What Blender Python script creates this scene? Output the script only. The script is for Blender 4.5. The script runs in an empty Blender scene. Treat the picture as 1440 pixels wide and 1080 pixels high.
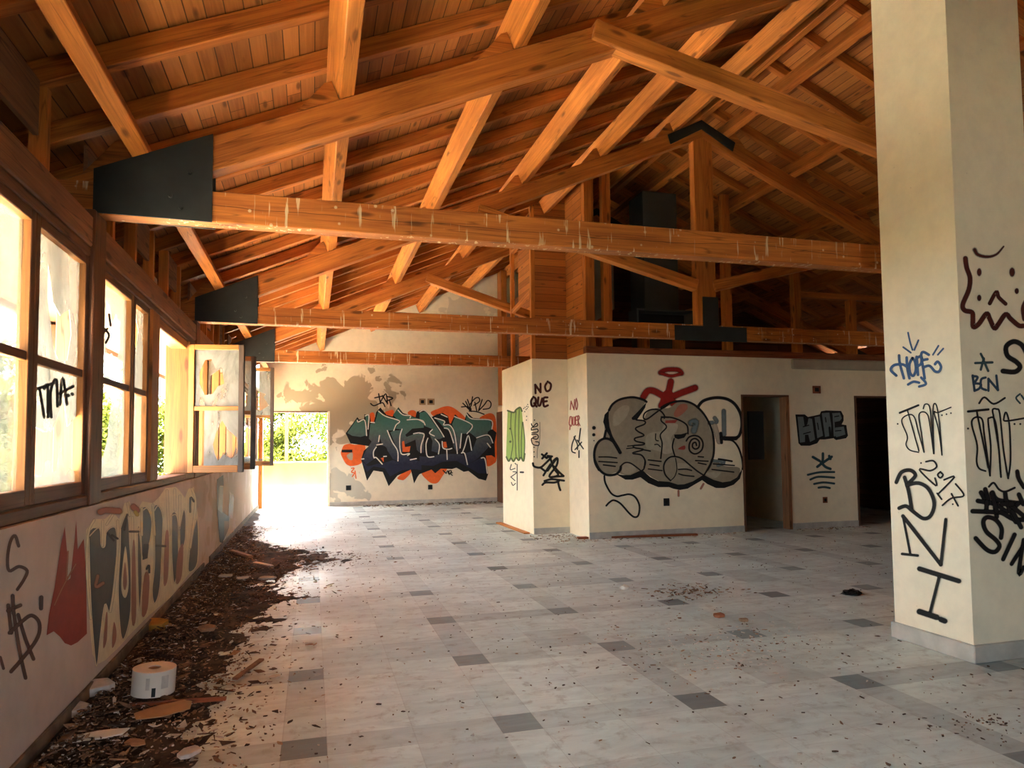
import bpy, bmesh, math, random
from mathutils import Vector, Matrix, noise
from mathutils.geometry import tessellate_polygon
random.seed(7)
SC = bpy.context.scene
COL = SC.collection
R = math.radians

# ------------------------------------------------------------------ camera model (from vanishing points)
F, CX, CY = 993.6918, 720.0, 572.016
CM = ((0.96250237, 0.00492804, 0.27122849), (-0.2710855, 0.05466609, 0.9610017), (-0.01009115, -0.99849253, 0.05395216))
EYE = Vector((0, 0, 1.45))

def on_plane(px, py, axis, val):
    a, b = px - CX, py - CY
    d = [CM[i][0] * a + CM[i][1] * b + CM[i][2] * F for i in range(3)]
    t = (val - EYE[axis]) / d[axis]
    return Vector((EYE[i] + t * d[i] for i in range(3)))

# ------------------------------------------------------------------ node helpers
def new_mat(name):
    m = bpy.data.materials.new(name)
    m.use_nodes = True
    nt = m.node_tree
    nt.nodes.clear()
    return m, nt

def nd(nt, typ, ins=None, **props):
    n = nt.nodes.new(typ)
    for k, v in props.items():
        setattr(n, k, v)
    for k, v in (ins or {}).items():
        s = n.inputs[k]
        if isinstance(v, bpy.types.NodeSocket):
            nt.links.new(v, s)
        else:
            if isinstance(v, tuple) and len(v) == 3 and s.type == 'RGBA':
                v = (*v, 1)
            s.default_value = v
    return n

def math_n(nt, op, a, b=0.0, c=None):
    ins = {0: a, 1: b}
    if c is not None:
        ins[2] = c
    return nd(nt, 'ShaderNodeMath', ins, operation=op).outputs[0]

def mixc(nt, fac, a, b, mode='MIX'):
    n = nd(nt, 'ShaderNodeMix', None, data_type='RGBA', blend_type=mode)
    for idx, v in ((0, fac), (6, a), (7, b)):
        s = n.inputs[idx]
        if isinstance(v, bpy.types.NodeSocket):
            nt.links.new(v, s)
        else:
            s.default_value = (*v, 1) if isinstance(v, tuple) and len(v) == 3 else v
    return n.outputs[2]

def ramp(nt, fac, stops, interp='LINEAR'):
    n = nd(nt, 'ShaderNodeValToRGB', {0: fac})
    cr = n.color_ramp
    cr.interpolation = interp
    while len(cr.elements) < len(stops):
        cr.elements.new(0.5)
    for e, (p, c) in zip(cr.elements, stops):
        e.position = p
        e.color = (c, c, c, 1) if isinstance(c, (int, float)) else (*c, 1)
    return n.outputs[0]

def mapping(nt, vec, scale=(1, 1, 1), loc=(0, 0, 0)):
    return nd(nt, 'ShaderNodeMapping', {'Vector': vec, 'Scale': scale, 'Location': loc}).outputs[0]

def noise_n(nt, vec, scale, detail=4, rough=0.55, dist=0.0):
    return nd(nt, 'ShaderNodeTexNoise', {'Vector': vec, 'Scale': scale, 'Detail': detail, 'Roughness': rough, 'Distortion': dist}).outputs[0]

def finish(nt, col, rough=0.6, bump=None, bstr=0.2, bdist=0.01, spec=0.3, alpha=None):
    p = nd(nt, 'ShaderNodeBsdfPrincipled', {'Base Color': col, 'Roughness': rough, 'Specular IOR Level': spec})
    if bump is not None:
        b = nd(nt, 'ShaderNodeBump', {'Height': bump, 'Strength': bstr, 'Distance': bdist})
        nt.links.new(b.outputs[0], p.inputs['Normal'])
    if alpha is not None:
        nt.links.new(alpha, p.inputs['Alpha'])
    o = nd(nt, 'ShaderNodeOutputMaterial')
    nt.links.new(p.outputs[0], o.inputs[0])
    return p

def flat_mat(name, col, rough=0.6, var=0.15, scale=8.0, spec=0.3):
    m, nt = new_mat(name)
    tc = nd(nt, 'ShaderNodeTexCoord').outputs['Object']
    n = noise_n(nt, tc, scale, 4)
    k = ramp(nt, n, [(0.3, 1 - var), (0.7, 1 + var * 0.5)])
    finish(nt, mixc(nt, 1.0, col, k, 'MULTIPLY'), rough, n, 0.1, spec=spec)
    return m

def wood_mat(name, dark, light, droppings=0.0, rough=0.55, crack=0.5):
    m, nt = new_mat(name)
    tc = nd(nt, 'ShaderNodeTexCoord').outputs['Object']
    rnd = nd(nt, 'ShaderNodeObjectInfo').outputs['Random']
    off = nd(nt, 'ShaderNodeCombineXYZ', {0: math_n(nt, 'MULTIPLY', rnd, 37.0), 1: math_n(nt, 'MULTIPLY', rnd, 11.0), 2: math_n(nt, 'MULTIPLY', rnd, 23.0)}).outputs[0]
    v = nd(nt, 'ShaderNodeVectorMath', {0: tc, 1: off}, operation='ADD').outputs[0]
    n1 = noise_n(nt, mapping(nt, v, (0.5, 7, 7)), 2.0, 5, 0.6, 0.8)
    n2 = noise_n(nt, mapping(nt, v, (1.2, 45, 45)), 2.0, 3, 0.6)
    n3 = noise_n(nt, mapping(nt, v, (1, 1, 1)), 1.1, 2)
    f = math_n(nt, 'ADD', math_n(nt, 'MULTIPLY', n1, 0.65), math_n(nt, 'MULTIPLY', n2, 0.35))
    col = ramp(nt, f, [(0.30, dark), (0.68, light)])
    col = mixc(nt, 1.0, col, ramp(nt, n3, [(0.25, 0.72), (0.75, 1.15)]), 'MULTIPLY')
    vor = nd(nt, 'ShaderNodeTexVoronoi', {'Vector': mapping(nt, v, (2.0, 7.5, 7.5)), 'Scale': 1.0}).outputs['Distance']
    knot = ramp(nt, vor, [(0.10, 1.0), (0.19, 0.0)])
    col = mixc(nt, math_n(nt, 'MULTIPLY', knot, 0.75), col, tuple(c * 0.28 for c in dark))
    ck = noise_n(nt, mapping(nt, v, (0.35, 9, 9)), 1.6, 2, 0.4)
    ckm = ramp(nt, math_n(nt, 'ABSOLUTE', math_n(nt, 'SUBTRACT', ck, 0.5)), [(0.0, 1.0), (0.013, 0.0)])
    col = mixc(nt, math_n(nt, 'MULTIPLY', ckm, crack), col, tuple(c * 0.2 for c in dark))
    if droppings > 0:
        zz = nd(nt, 'ShaderNodeSeparateXYZ', {0: tc}).outputs[2]
        wob = math_n(nt, 'MULTIPLY', math_n(nt, 'SUBTRACT', noise_n(nt, mapping(nt, v, (1, .2, .2)), 0.9, 4), 0.5), 0.11)
        dl = math_n(nt, 'ABSOLUTE', math_n(nt, 'SUBTRACT', zz, wob))
        col = mixc(nt, math_n(nt, 'MULTIPLY', ramp(nt, dl, [(0.0008, 1.0), (0.0032, 0.0)]), 0.85), col, tuple(c * 0.12 for c in dark))
        d = noise_n(nt, mapping(nt, v, (1, 0.6, 0.10)), 26.0, 3, 0.6)
        g = noise_n(nt, mapping(nt, v, (1, 0, 0)), 1.7, 1)
        dm = math_n(nt, 'MULTIPLY', ramp(nt, d, [(0.60, 0.0), (0.65, 1.0)]), ramp(nt, g, [(0.40, 0.0), (0.52, 1.0)]))
        sp = nd(nt, 'ShaderNodeTexVoronoi', {'Vector': mapping(nt, v, (9, 9, 9)), 'Scale': 1.0}).outputs['Distance']
        dm = math_n(nt, 'MAXIMUM', dm, math_n(nt, 'MULTIPLY', ramp(nt, sp, [(0.07, 1.0), (0.12, 0.0)]), 0.8))
        col = mixc(nt, math_n(nt, 'MULTIPLY', dm, droppings), col, (0.75, 0.62, 0.42))
    finish(nt, col, rough, f, 0.25, 0.004)
    return m

def plaster_mat(name, base, blotch=(0.55, 0.47, 0.36), amount=0.35, zone=None, speck=0.4):
    """zone = (centre, radius, strength): patchy tan render where the coat has come off."""
    m, nt = new_mat(name)
    geo = nd(nt, 'ShaderNodeNewGeometry').outputs['Position']
    n1 = noise_n(nt, geo, 0.9, 5, 0.6)
    n2 = noise_n(nt, geo, 6.0, 5, 0.65)
    col = mixc(nt, math_n(nt, 'MULTIPLY', ramp(nt, n1, [(0.45, 0.0), (0.75, 1.0)]), amount), base, blotch)
    col = mixc(nt, 1.0, col, ramp(nt, n2, [(0.3, 0.93), (0.6, 1.02)]), 'MULTIPLY')
    vor = nd(nt, 'ShaderNodeTexVoronoi', {'Vector': geo, 'Scale': 7.0}).outputs['Distance']
    col = mixc(nt, math_n(nt, 'MULTIPLY', ramp(nt, vor, [(0.02, 1.0), (0.05, 0.0)]), speck), col, (0.25, 0.18, 0.12))
    for (c, rad, st, tint) in (zone or []):
        dv = nd(nt, 'ShaderNodeVectorMath', {0: geo, 1: c}, operation='SUBTRACT').outputs[0]
        dv = nd(nt, 'ShaderNodeVectorMath', {0: dv, 1: tuple(1.0 / q for q in rad)}, operation='MULTIPLY').outputs[0]
        ln = nd(nt, 'ShaderNodeVectorMath', {0: dv}, operation='LENGTH').outputs['Value']
        pn = noise_n(nt, geo, 2.3, 3, 0.5, 0.6)
        k = math_n(nt, 'SUBTRACT', math_n(nt, 'ADD', pn, 0.28), math_n(nt, 'MULTIPLY', ln, 0.32))
        col = mixc(nt, math_n(nt, 'MULTIPLY', ramp(nt, k, [(0.50, 0.0), (0.53, 1.0)]), st), col, tint)
    finish(nt, col, 0.85, n2, 0.15, 0.005, spec=0.15)
    return m

def boards_mat(name, dark, light, row=0.1, length=2.6, swap=True):
    m, nt = new_mat(name)
    tc = nd(nt, 'ShaderNodeTexCoord').outputs['Object']
    s = nd(nt, 'ShaderNodeSeparateXYZ', {0: tc})
    v = nd(nt, 'ShaderNodeCombineXYZ', {0: s.outputs[1] if swap else s.outputs[0], 1: s.outputs[0] if swap else s.outputs[2], 2: 0.0}).outputs[0]
    br = nd(nt, 'ShaderNodeTexBrick', {'Vector': v, 'Color1': (0, 0, 0, 1), 'Color2': (1, 1, 1, 1), 'Mortar': (0.5, 0.5, 0.5, 1), 'Scale': 1.0, 'Mortar Size': 0.004,
                                       'Mortar Smooth': 0.3, 'Bias': 0.0, 'Brick Width': length, 'Row Height': row})
    tone = nd(nt, 'ShaderNodeSeparateColor', {0: br.outputs[0]}).outputs[0]
    g = noise_n(nt, mapping(nt, v, (0.8, 18, 1)), 2.0, 5, 0.6, 0.6)
    f = math_n(nt, 'ADD', math_n(nt, 'MULTIPLY', g, 0.6), math_n(nt, 'MULTIPLY', tone, 0.4))
    col = ramp(nt, f, [(0.22, dark), (0.75, light)])
    kn = nd(nt, 'ShaderNodeTexVoronoi', {'Vector': mapping(nt, v, (2.4, 8, 1)), 'Scale': 1.0}).outputs['Distance']
    col = mixc(nt, math_n(nt, 'MULTIPLY', ramp(nt, kn, [(0.08, 1.0), (0.18, 0.0)]), 0.75), col, tuple(c * 0.3 for c in dark))
    col = mixc(nt, math_n(nt, 'MULTIPLY', br.outputs['Fac'], 0.85), col, tuple(c * 0.15 for c in dark))
    finish(nt, col, 0.6, math_n(nt, 'SUBTRACT', math_n(nt, 'MULTIPLY', g, 0.2), br.outputs['Fac']), 0.5, 0.008)
    return m

def floor_mat():
    m, nt = new_mat('marble_floor_tiles')
    geo = nd(nt, 'ShaderNodeNewGeometry').outputs['Position']
    s = nd(nt, 'ShaderNodeSeparateXYZ', {0: geo})
    PX, PY = 1.07, 1.135
    u = math_n(nt, 'DIVIDE', math_n(nt, 'ADD', s.outputs[0], 0.14 + PX * 20), PX)
    v = math_n(nt, 'DIVIDE', math_n(nt, 'ADD', s.outputs[1], -3.52 + PY * 20), PY)
    iu, iv = math_n(nt, 'FLOOR', u), math_n(nt, 'FLOOR', v)
    fu, fv = math_n(nt, 'FRACT', u), math_n(nt, 'FRACT', v)
    su, sv = math_n(nt, 'LESS_THAN', fu, 0.2), math_n(nt, 'LESS_THAN', fv, 0.2)
    dark = math_n(nt, 'MULTIPLY', su, sv)
    # which tile inside the cell: the strips hold long slabs, the block four large slabs
    cu = math_n(nt, 'MULTIPLY', math_n(nt, 'SUBTRACT', 1.0, su), math_n(nt, 'ADD', 1.0, math_n(nt, 'GREATER_THAN', fu, 0.6)))
    cv = math_n(nt, 'MULTIPLY', math_n(nt, 'SUBTRACT', 1.0, sv), math_n(nt, 'ADD', 1.0, math_n(nt, 'GREATER_THAN', fv, 0.6)))
    idv = nd(nt, 'ShaderNodeCombineXYZ', {0: math_n(nt, 'ADD', math_n(nt, 'MULTIPLY', iu, 3.0), cu), 1: math_n(nt, 'ADD', math_n(nt, 'MULTIPLY', iv, 3.0), cv), 2: 0.0}).outputs[0]
    wn = nd(nt, 'ShaderNodeTexWhiteNoise', {'Vector': idv}, noise_dimensions='2D').outputs['Value']
    idb = nd(nt, 'ShaderNodeCombineXYZ', {0: iu, 1: iv, 2: math_n(nt, 'MAXIMUM', su, math_n(nt, 'MULTIPLY', sv, 2.0))}).outputs[0]
    wb = nd(nt, 'ShaderNodeTexWhiteNoise', {'Vector': idb}, noise_dimensions='3D').outputs['Value']
    tone = math_n(nt, 'ADD', math_n(nt, 'MULTIPLY', wn, 0.45), math_n(nt, 'MULTIPLY', wb, 0.55))
    col = ramp(nt, tone, [(0.15, (0.51, 0.59, 0.585)), (0.4, (0.62, 0.71, 0.695)), (0.7, (0.69, 0.78, 0.76)), (0.95, (0.75, 0.84, 0.81))])
    strip = math_n(nt, 'SUBTRACT', math_n(nt, 'MAXIMUM', su, sv), dark)
    col = mixc(nt, math_n(nt, 'MULTIPLY', strip, ramp(nt, wb, [(0.70, 0.0), (0.8, 0.5)])), col, (0.32, 0.385, 0.40))
    dk = ramp(nt, nd(nt, 'ShaderNodeTexWhiteNoise', {'Vector': idv}, noise_dimensions='3D').outputs['Value'], [(0.0, (0.13, 0.170, 0.185)), (1.0, (0.26, 0.330, 0.345))])
    col = mixc(nt, dark, col, dk)
    # veins, dirt film, scuffs
    vn = noise_n(nt, mapping(nt, geo, (1.4, 5, 1)), 1.6, 6, 0.65, 1.2)
    col = mixc(nt, 1.0, col, ramp(nt, vn, [(0.3, 0.80), (0.62, 1.08)]), 'MULTIPLY')
    d1 = noise_n(nt, geo, 0.7, 5, 0.6, 0.4)
    col = mixc(nt, math_n(nt, 'MULTIPLY', ramp(nt, d1, [(0.45, 0.0), (0.75, 1.0)]), 0.3), col, (0.36, 0.31, 0.25))
    d2 = noise_n(nt, geo, 9.0, 5, 0.7, 0.3)
    col = mixc(nt, math_n(nt, 'MULTIPLY', ramp(nt, d2, [(0.53, 0.0), (0.70, 1.0)]), 0.5), col, (0.24, 0.20, 0.16))
    d3 = noise_n(nt, mapping(nt, geo, (1, 1, 1), (5, 3, 0)), 2.2, 6, 0.7, 0.5)
    col = mixc(nt, math_n(nt, 'MULTIPLY', ramp(nt, d3, [(0.64, 0.0), (0.7, 1.0)]), 0.5), col, (0.62, 0.60, 0.57))
    # joints
    def joint(fr, cuts):
        o = None
        for c in cuts:
            q = math_n(nt, 'LESS_THAN', math_n(nt, 'ABSOLUTE', math_n(nt, 'SUBTRACT', fr, c)), 0.0022)
            o = q if o is None else math_n(nt, 'MAXIMUM', o, q)
        return o
    jn = math_n(nt, 'MAXIMUM', joint(fu, (0.003, 0.2, 0.6)), joint(fv, (0.003, 0.2, 0.6)))
    col = mixc(nt, math_n(nt, 'MULTIPLY', jn, 0.22), col, (0.2, 0.19, 0.18))
    rg = ramp(nt, d1, [(0.35, 0.38), (0.65, 0.6)])
    finish(nt, col, rg, vn, 0.05, 0.003, spec=0.35)
    return m

def glass_mat(name, amount):
    m, nt = new_mat(name)
    tc = nd(nt, 'ShaderNodeTexCoord').outputs['Object']
    rnd = nd(nt, 'ShaderNodeObjectInfo').outputs['Random']
    v = nd(nt, 'ShaderNodeVectorMath', {0: tc, 1: nd(nt, 'ShaderNodeCombineXYZ', {0: math_n(nt, 'MULTIPLY', rnd, 31.0), 1: 0.0, 2: math_n(nt, 'MULTIPLY', rnd, 17.0)}).outputs[0]}, operation='ADD').outputs[0]
    n = noise_n(nt, mapping(nt, v, (3, 3, 1.2)), 1.4, 6, 0.65, 0.8)
    dirt = ramp(nt, n, [(0.30, amount * 0.35), (0.55, amount), (0.75, min(1, amount * 1.5))])
    tr = nd(nt, 'ShaderNodeBsdfTransparent', {0: (0.90, 0.93, 0.92, 1)}).outputs[0]
    df = nd(nt, 'ShaderNodeBsdfDiffuse', {0: (0.34, 0.33, 0.31, 1)}).outputs[0]
    tl = nd(nt, 'ShaderNodeBsdfTranslucent', {0: (0.30, 0.30, 0.285, 1)}).outputs[0]
    dd = nd(nt, 'ShaderNodeMixShader', {0: 0.55, 1: df, 2: tl}).outputs[0]
    a = nd(nt, 'ShaderNodeMixShader', {0: dirt, 1: tr, 2: dd}).outputs[0]
    gl = nd(nt, 'ShaderNodeBsdfGlossy', {'Roughness': 0.08}).outputs[0]
    fr = nd(nt, 'ShaderNodeFresnel', {0: 1.4}).outputs[0]
    b = nd(nt, 'ShaderNodeMixShader', {0: math_n(nt, 'MULTIPLY', fr, 0.6), 1: a, 2: gl}).outputs[0]
    o = nd(nt, 'ShaderNodeOutputMaterial')
    nt.links.new(b, o.inputs[0])
    return m

PAINTS = {}
def paint_mat(col, grad=None):
    key = (col, grad)
    if key in PAINTS:
        return PAINTS[key]
    m, nt = new_mat('spray_paint')
    geo = nd(nt, 'ShaderNodeNewGeometry').outputs['Position']
    n = noise_n(nt, geo, 14.0, 4)
    c = col
    if grad:
        z = nd(nt, 'ShaderNodeSeparateXYZ', {0: geo}).outputs[2]
        z = math_n(nt, 'ADD', z, math_n(nt, 'MULTIPLY', math_n(nt, 'SUBTRACT', n, 0.5), 0.25))
        fz = nd(nt, 'ShaderNodeMapRange', {0: z, 1: grad[0], 2: grad[1]}).outputs[0]
        c = ramp(nt, fz, [(i / (len(grad[2]) - 1), q) for i, q in enumerate(grad[2])])
    c = mixc(nt, 1.0, c, ramp(nt, n, [(0.3, 0.88), (0.7, 1.06)]), 'MULTIPLY')
    cov = nd(nt, 'ShaderNodeAttribute', attribute_name='cov').outputs['Fac']
    fine = noise_n(nt, geo, 160.0, 2)
    al = math_n(nt, 'GREATER_THAN', math_n(nt, 'ADD', cov, 0.0), math_n(nt, 'MULTIPLY', fine, 0.99))
    al = math_n(nt, 'MAXIMUM', math_n(nt, 'MULTIPLY', al, cov), math_n(nt, 'MULTIPLY', cov, cov))
    finish(nt, c, 0.6, alpha=al, spec=0.25)
    PAINTS[key] = m
    return m

# ------------------------------------------------------------------ object helpers
def tag(o, label=None, cat=None, group=None, kind=None):
    if label: o['label'] = label
    if cat: o['category'] = cat
    if group: o['group'] = group
    if kind: o['kind'] = kind
    return o

def link(name, me, mats, parent=None, mw=None):
    o = bpy.data.objects.new(name, me)
    COL.objects.link(o)
    for m in (mats if isinstance(mats, (list, tuple)) else [mats]):
        me.materials.append(m)
    if mw is not None:
        if parent is not None:
            o.matrix_world = mw
            o.parent = parent
            o.matrix_local = parent.matrix_world.inverted() @ mw
        else:
            o.matrix_world = mw
    elif parent is not None:
        o.parent = parent
        o.matrix_local = parent.matrix_world.inverted()
    return o

def empty(name, loc, label, cat, group=None, rz=0.0, kind=None):
    o = bpy.data.objects.new(name, None)
    COL.objects.link(o)
    o.empty_display_size = 0.1
    o.matrix_world = Matrix.Translation(loc) @ Matrix.Rotation(rz, 4, 'Z')
    return tag(o, label, cat, group, kind)

def mesh_of(bm, name='m', smooth=False):
    bmesh.ops.recalc_face_normals(bm, faces=bm.faces[:])
    me = bpy.data.meshes.new(name)
    bm.to_mesh(me)
    bm.free()
    if smooth:
        for p in me.polygons: p.use_smooth = True
    return me

def bm_box(bm, lo, hi, mi=0):
    x0, y0, z0 = lo; x1, y1, z1 = hi
    v = [bm.verts.new(c) for c in ((x0,y0,z0),(x1,y0,z0),(x1,y1,z0),(x0,y1,z0),(x0,y0,z1),(x1,y0,z1),(x1,y1,z1),(x0,y1,z1))]
    fs = [bm.faces.new([v[i] for i in q]) for q in ((0,3,2,1),(4,5,6,7),(0,1,5,4),(1,2,6,5),(2,3,7,6),(3,0,4,7))]
    for f in fs: f.material_index = mi
    return v

def bevel_all(bm, w, seg=1):
    bmesh.ops.bevel(bm, geom=bm.edges[:], offset=w, segments=seg, affect='EDGES', profile=0.5)

def box(name, lo, hi, mat, parent=None, bevel=0.0, label=None, cat=None, group=None, kind=None, axis=None):
    """axis-aligned box; local X runs along its longest side so that wood grain follows it"""
    c = Vector([(a + b) / 2 for a, b in zip(lo, hi)])
    d = [b - a for a, b in zip(lo, hi)]
    ax = axis if axis is not None else d.index(max(d))
    e = [Vector((1,0,0)), Vector((0,1,0)), Vector((0,0,1))]
    X = e[ax]; Z = e[2] if ax != 2 else e[0]; Y = Z.cross(X)
    rot = Matrix((X, Y, Z)).transposed()
    L = Vector((abs(X.dot(Vector(d))), abs(Y.dot(Vector(d))), abs(Z.dot(Vector(d)))))
    bm = bmesh.new()
    bm_box(bm, tuple(-L / 2), tuple(L / 2))
    if bevel: bevel_all(bm, bevel)
    o = link(name, mesh_of(bm), mat, parent, Matrix.Translation(c) @ rot.to_4x4())
    return tag(o, label, cat, group, kind)

def beam(name, p0, p1, w, h, mat, parent=None, up=(0, 0, 1), bevel=0.006, label=None, cat=None, group=None, kind=None):
    """square-cut timber from p0 to p1 (centre line), w across, h along 'up'"""
    p0, p1 = Vector(p0), Vector(p1)
    X = (p1 - p0).normalized(); Y = Vector(up).cross(X).normalized(); Z = X.cross(Y)
    L = (p1 - p0).length
    bm = bmesh.new()
    bm_box(bm, (-L/2, -w/2, -h/2), (L/2, w/2, h/2))
    if bevel: bevel_all(bm, bevel)
    mw = Matrix.Translation((p0 + p1) / 2) @ Matrix((X, Y, Z)).transposed().to_4x4()
    return tag(link(name, mesh_of(bm), mat, parent, mw), label, cat, group, kind)

def prism(name, pts, axis, a, b, mat, parent=None, holes=(), label=None, cat=None, group=None, kind=None, bevel=0.0, origin=None):
    """polygon extruded along an axis. pts are 2-D in the two other axes in order (x,y,z)"""
    def P(q, t):
        c = list(q); c.insert(axis, t)
        return Vector(c)
    loops = [list(pts)] + [list(h) for h in holes]
    flat = [q for l in loops for q in l]
    tris = tessellate_polygon([[Vector((q[0], q[1], 0)) for q in l] for l in loops])
    bm = bmesh.new()
    va = [bm.verts.new(P(q, a)) for q in flat]; vb = [bm.verts.new(P(q, b)) for q in flat]
    for t in tris:
        try:
            bm.faces.new([va[i] for i in t]); bm.faces.new([vb[i] for i in reversed(t)])
        except ValueError: pass
    k = 0
    for l in loops:
        n = len(l)
        for i in range(n):
            j = (i + 1) % n
            bm.faces.new([va[k+i], va[k+j], vb[k+j], vb[k+i]])
        k += n
    me = mesh_of(bm)
    if origin is not None:
        me.transform(Matrix.Translation(-Vector(origin)))
        return tag(link(name, me, mat, parent, Matrix.Translation(origin)), label, cat, group, kind)
    return tag(link(name, me, mat, parent), label, cat, group, kind)

# ------------------------------------------------------------------ materials
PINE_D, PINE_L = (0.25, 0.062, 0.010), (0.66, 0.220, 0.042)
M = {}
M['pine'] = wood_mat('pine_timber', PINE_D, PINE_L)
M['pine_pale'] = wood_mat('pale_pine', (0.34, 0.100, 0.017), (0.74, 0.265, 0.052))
M['tie'] = wood_mat('pine_tie_beam', PINE_D, PINE_L, droppings=0.8)
M['brown'] = wood_mat('weathered_and_shaded_brown_wood', (0.085, 0.034, 0.018), (0.20, 0.088, 0.045), crack=0.7)
M['sash'] = wood_mat('varnished_sash_wood', (0.17, 0.056, 0.012), (0.38, 0.15, 0.035), crack=0.3)
M['reveal'] = wood_mat('sunlit_varnished_wood', (0.085, 0.026, 0.005), (0.19, 0.068, 0.014), crack=0.3)
M['darksash'] = wood_mat('dark_sash_wood', (0.03, 0.02, 0.015), (0.09, 0.055, 0.04))  # darker wood for the ajar casement and the free stiles
M['redplank'] = wood_mat('red_brown_plank', (0.15, 0.035, 0.012), (0.33, 0.10, 0.035))
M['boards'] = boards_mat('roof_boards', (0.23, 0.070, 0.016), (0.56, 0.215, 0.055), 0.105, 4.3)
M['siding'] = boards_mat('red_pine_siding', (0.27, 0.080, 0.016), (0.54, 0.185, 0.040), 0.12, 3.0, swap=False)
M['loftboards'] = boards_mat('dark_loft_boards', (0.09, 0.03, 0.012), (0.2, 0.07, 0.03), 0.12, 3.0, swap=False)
M['steel'] = flat_mat('black_painted_steel', (0.022, 0.024, 0.023), 0.5, 0.3, 5.0)
M['plaster'] = plaster_mat('cream_plaster', (0.87, 0.75, 0.54), amount=0.18)
M['plaster_back'] = plaster_mat('stained_plaster', (0.80, 0.70, 0.53), amount=0.2,
    zone=[((0.7, 17.85, 2.4), (1.5, 1, 0.9), 0.9, (0.42, 0.34, 0.23)), ((0.75, 17.85, 0.5), (0.6, 1, 0.45), 0.8, (0.46, 0.42, 0.33)), ((4.0, 17.85, 5.0), (0.8, 1, 0.5), 0.5, (0.5, 0.44, 0.35))])
M['plaster_left'] = plaster_mat('grubby_plaster', (0.66, 0.58, 0.52), (0.36, 0.27, 0.20), 0.4,
    zone=[((-1.24, 13.0, 0.6), (1, 4.0, 0.9), 0.6, (0.45, 0.36, 0.24)), ((-1.24, 8.8, 0.9), (1, 0.8, 0.5), 0.5, (0.38, 0.30, 0.22))])
M['plaster_col'] = plaster_mat('column_plaster', (0.86, 0.77, 0.59), amount=0.12, speck=0.25)
M['ochre'] = plaster_mat('ochre_render', (0.13, 0.085, 0.032), (0.05, 0.032, 0.014), 0.9)
M['skirt'] = flat_mat('marble_skirting', (0.50, 0.47, 0.42), 0.5, 0.25, 6)
M['floor'] = floor_mat()
M['glass'] = glass_mat('dusty_glass', 0.36)
M['glass2'] = glass_mat('filthy_glass', 0.78)
M['clear'] = glass_mat('thinly_dusted_glass', 0.16)
M['postwood'] = wood_mat('sunlit_orange_post', (0.050, 0.014, 0.0025), (0.125, 0.040, 0.007), crack=0.8)
M['dark'] = flat_mat('plain_near_black', (0.012, 0.010, 0.009), 0.9)  # plain near-black for fitting recesses and the back of the loft box
M['concrete'] = flat_mat('pale_concrete', (0.5, 0.46, 0.38), 0.9, 0.25, 3)
M['ground'] = flat_mat('dry_grass_ground', (0.050, 0.046, 0.018), 0.95, 0.3, 0.8)
M['reflector'] = flat_mat('pale_reflector', (0.74, 0.66, 0.50), 0.95, 0.2, 0.8)
M['midbrown'] = wood_mat('mid_brown_timber', (0.15, 0.062, 0.028), (0.36, 0.165, 0.078), crack=0.7)
M['dirtyskirt'] = flat_mat('grimy_skirting', (0.20, 0.15, 0.10), 0.9, 0.5, 7)
M['slab'] = flat_mat('grey_slab', (0.25, 0.22, 0.2), 0.9)
M['duct'] = flat_mat('grey_sheet_metal', (0.06, 0.062, 0.055), 0.55, 0.3, 2)
M['panelboard'] = flat_mat('pale_wallboard', (0.42, 0.36, 0.27), 0.85, 0.15, 3)
M['bark'] = flat_mat('bark', (0.12, 0.085, 0.06), 0.95, 0.4, 10)
M['dirt'] = flat_mat('dark_soil', (0.085, 0.054, 0.037), 0.95, 0.9, 5)
M['chip_dark'] = flat_mat('dark_bark_chip', (0.075, 0.045, 0.030), 0.9, 0.4, 20)
M['chip_brown'] = flat_mat('brown_wood_chip', (0.20, 0.115, 0.07), 0.9, 0.4, 20)
M['chip_tan'] = flat_mat('tan_wood_chip', (0.36, 0.22, 0.13), 0.85, 0.3, 20)
M['chip_pale'] = flat_mat('plaster_chip', (0.56, 0.52, 0.47), 0.9, 0.2, 20)
M['paper'] = flat_mat('white_paper', (0.74, 0.70, 0.62), 0.8, 0.08, 6)
M['card'] = flat_mat('brown_card', (0.40, 0.25, 0.13), 0.85, 0.15, 8)
M['black'] = flat_mat('black_plastic', (0.012, 0.012, 0.013), 0.35, 0.2)
M['yellow'] = flat_mat('yellow_foam', (0.40, 0.24, 0.05), 0.9, 0.3, 12)
M['terracotta'] = flat_mat('terracotta', (0.38, 0.15, 0.08), 0.9, 0.3, 14)

def leaf_mat(name, c1, c2):
    m, nt = new_mat(name)
    rnd = nd(nt, 'ShaderNodeNewGeometry').outputs['Random Per Island']
    col = ramp(nt, rnd, [(0.0, c1), (1.0, c2)])
    d = nd(nt, 'ShaderNodeBsdfDiffuse', {0: col}).outputs[0]
    t = nd(nt, 'ShaderNodeBsdfTranslucent', {0: col}).outputs[0]
    mx = nd(nt, 'ShaderNodeMixShader', {0: 0.4, 1: d, 2: t}).outputs[0]
    nt.links.new(mx, nd(nt, 'ShaderNodeOutputMaterial').inputs[0])
    return m
M['leaf'] = leaf_mat('green_leaves', (0.016, 0.026, 0.004), (0.048, 0.060, 0.010))
M['leaf2'] = leaf_mat('yellow_green_leaves', (0.034, 0.042, 0.0055), (0.082, 0.088, 0.014))

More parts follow.
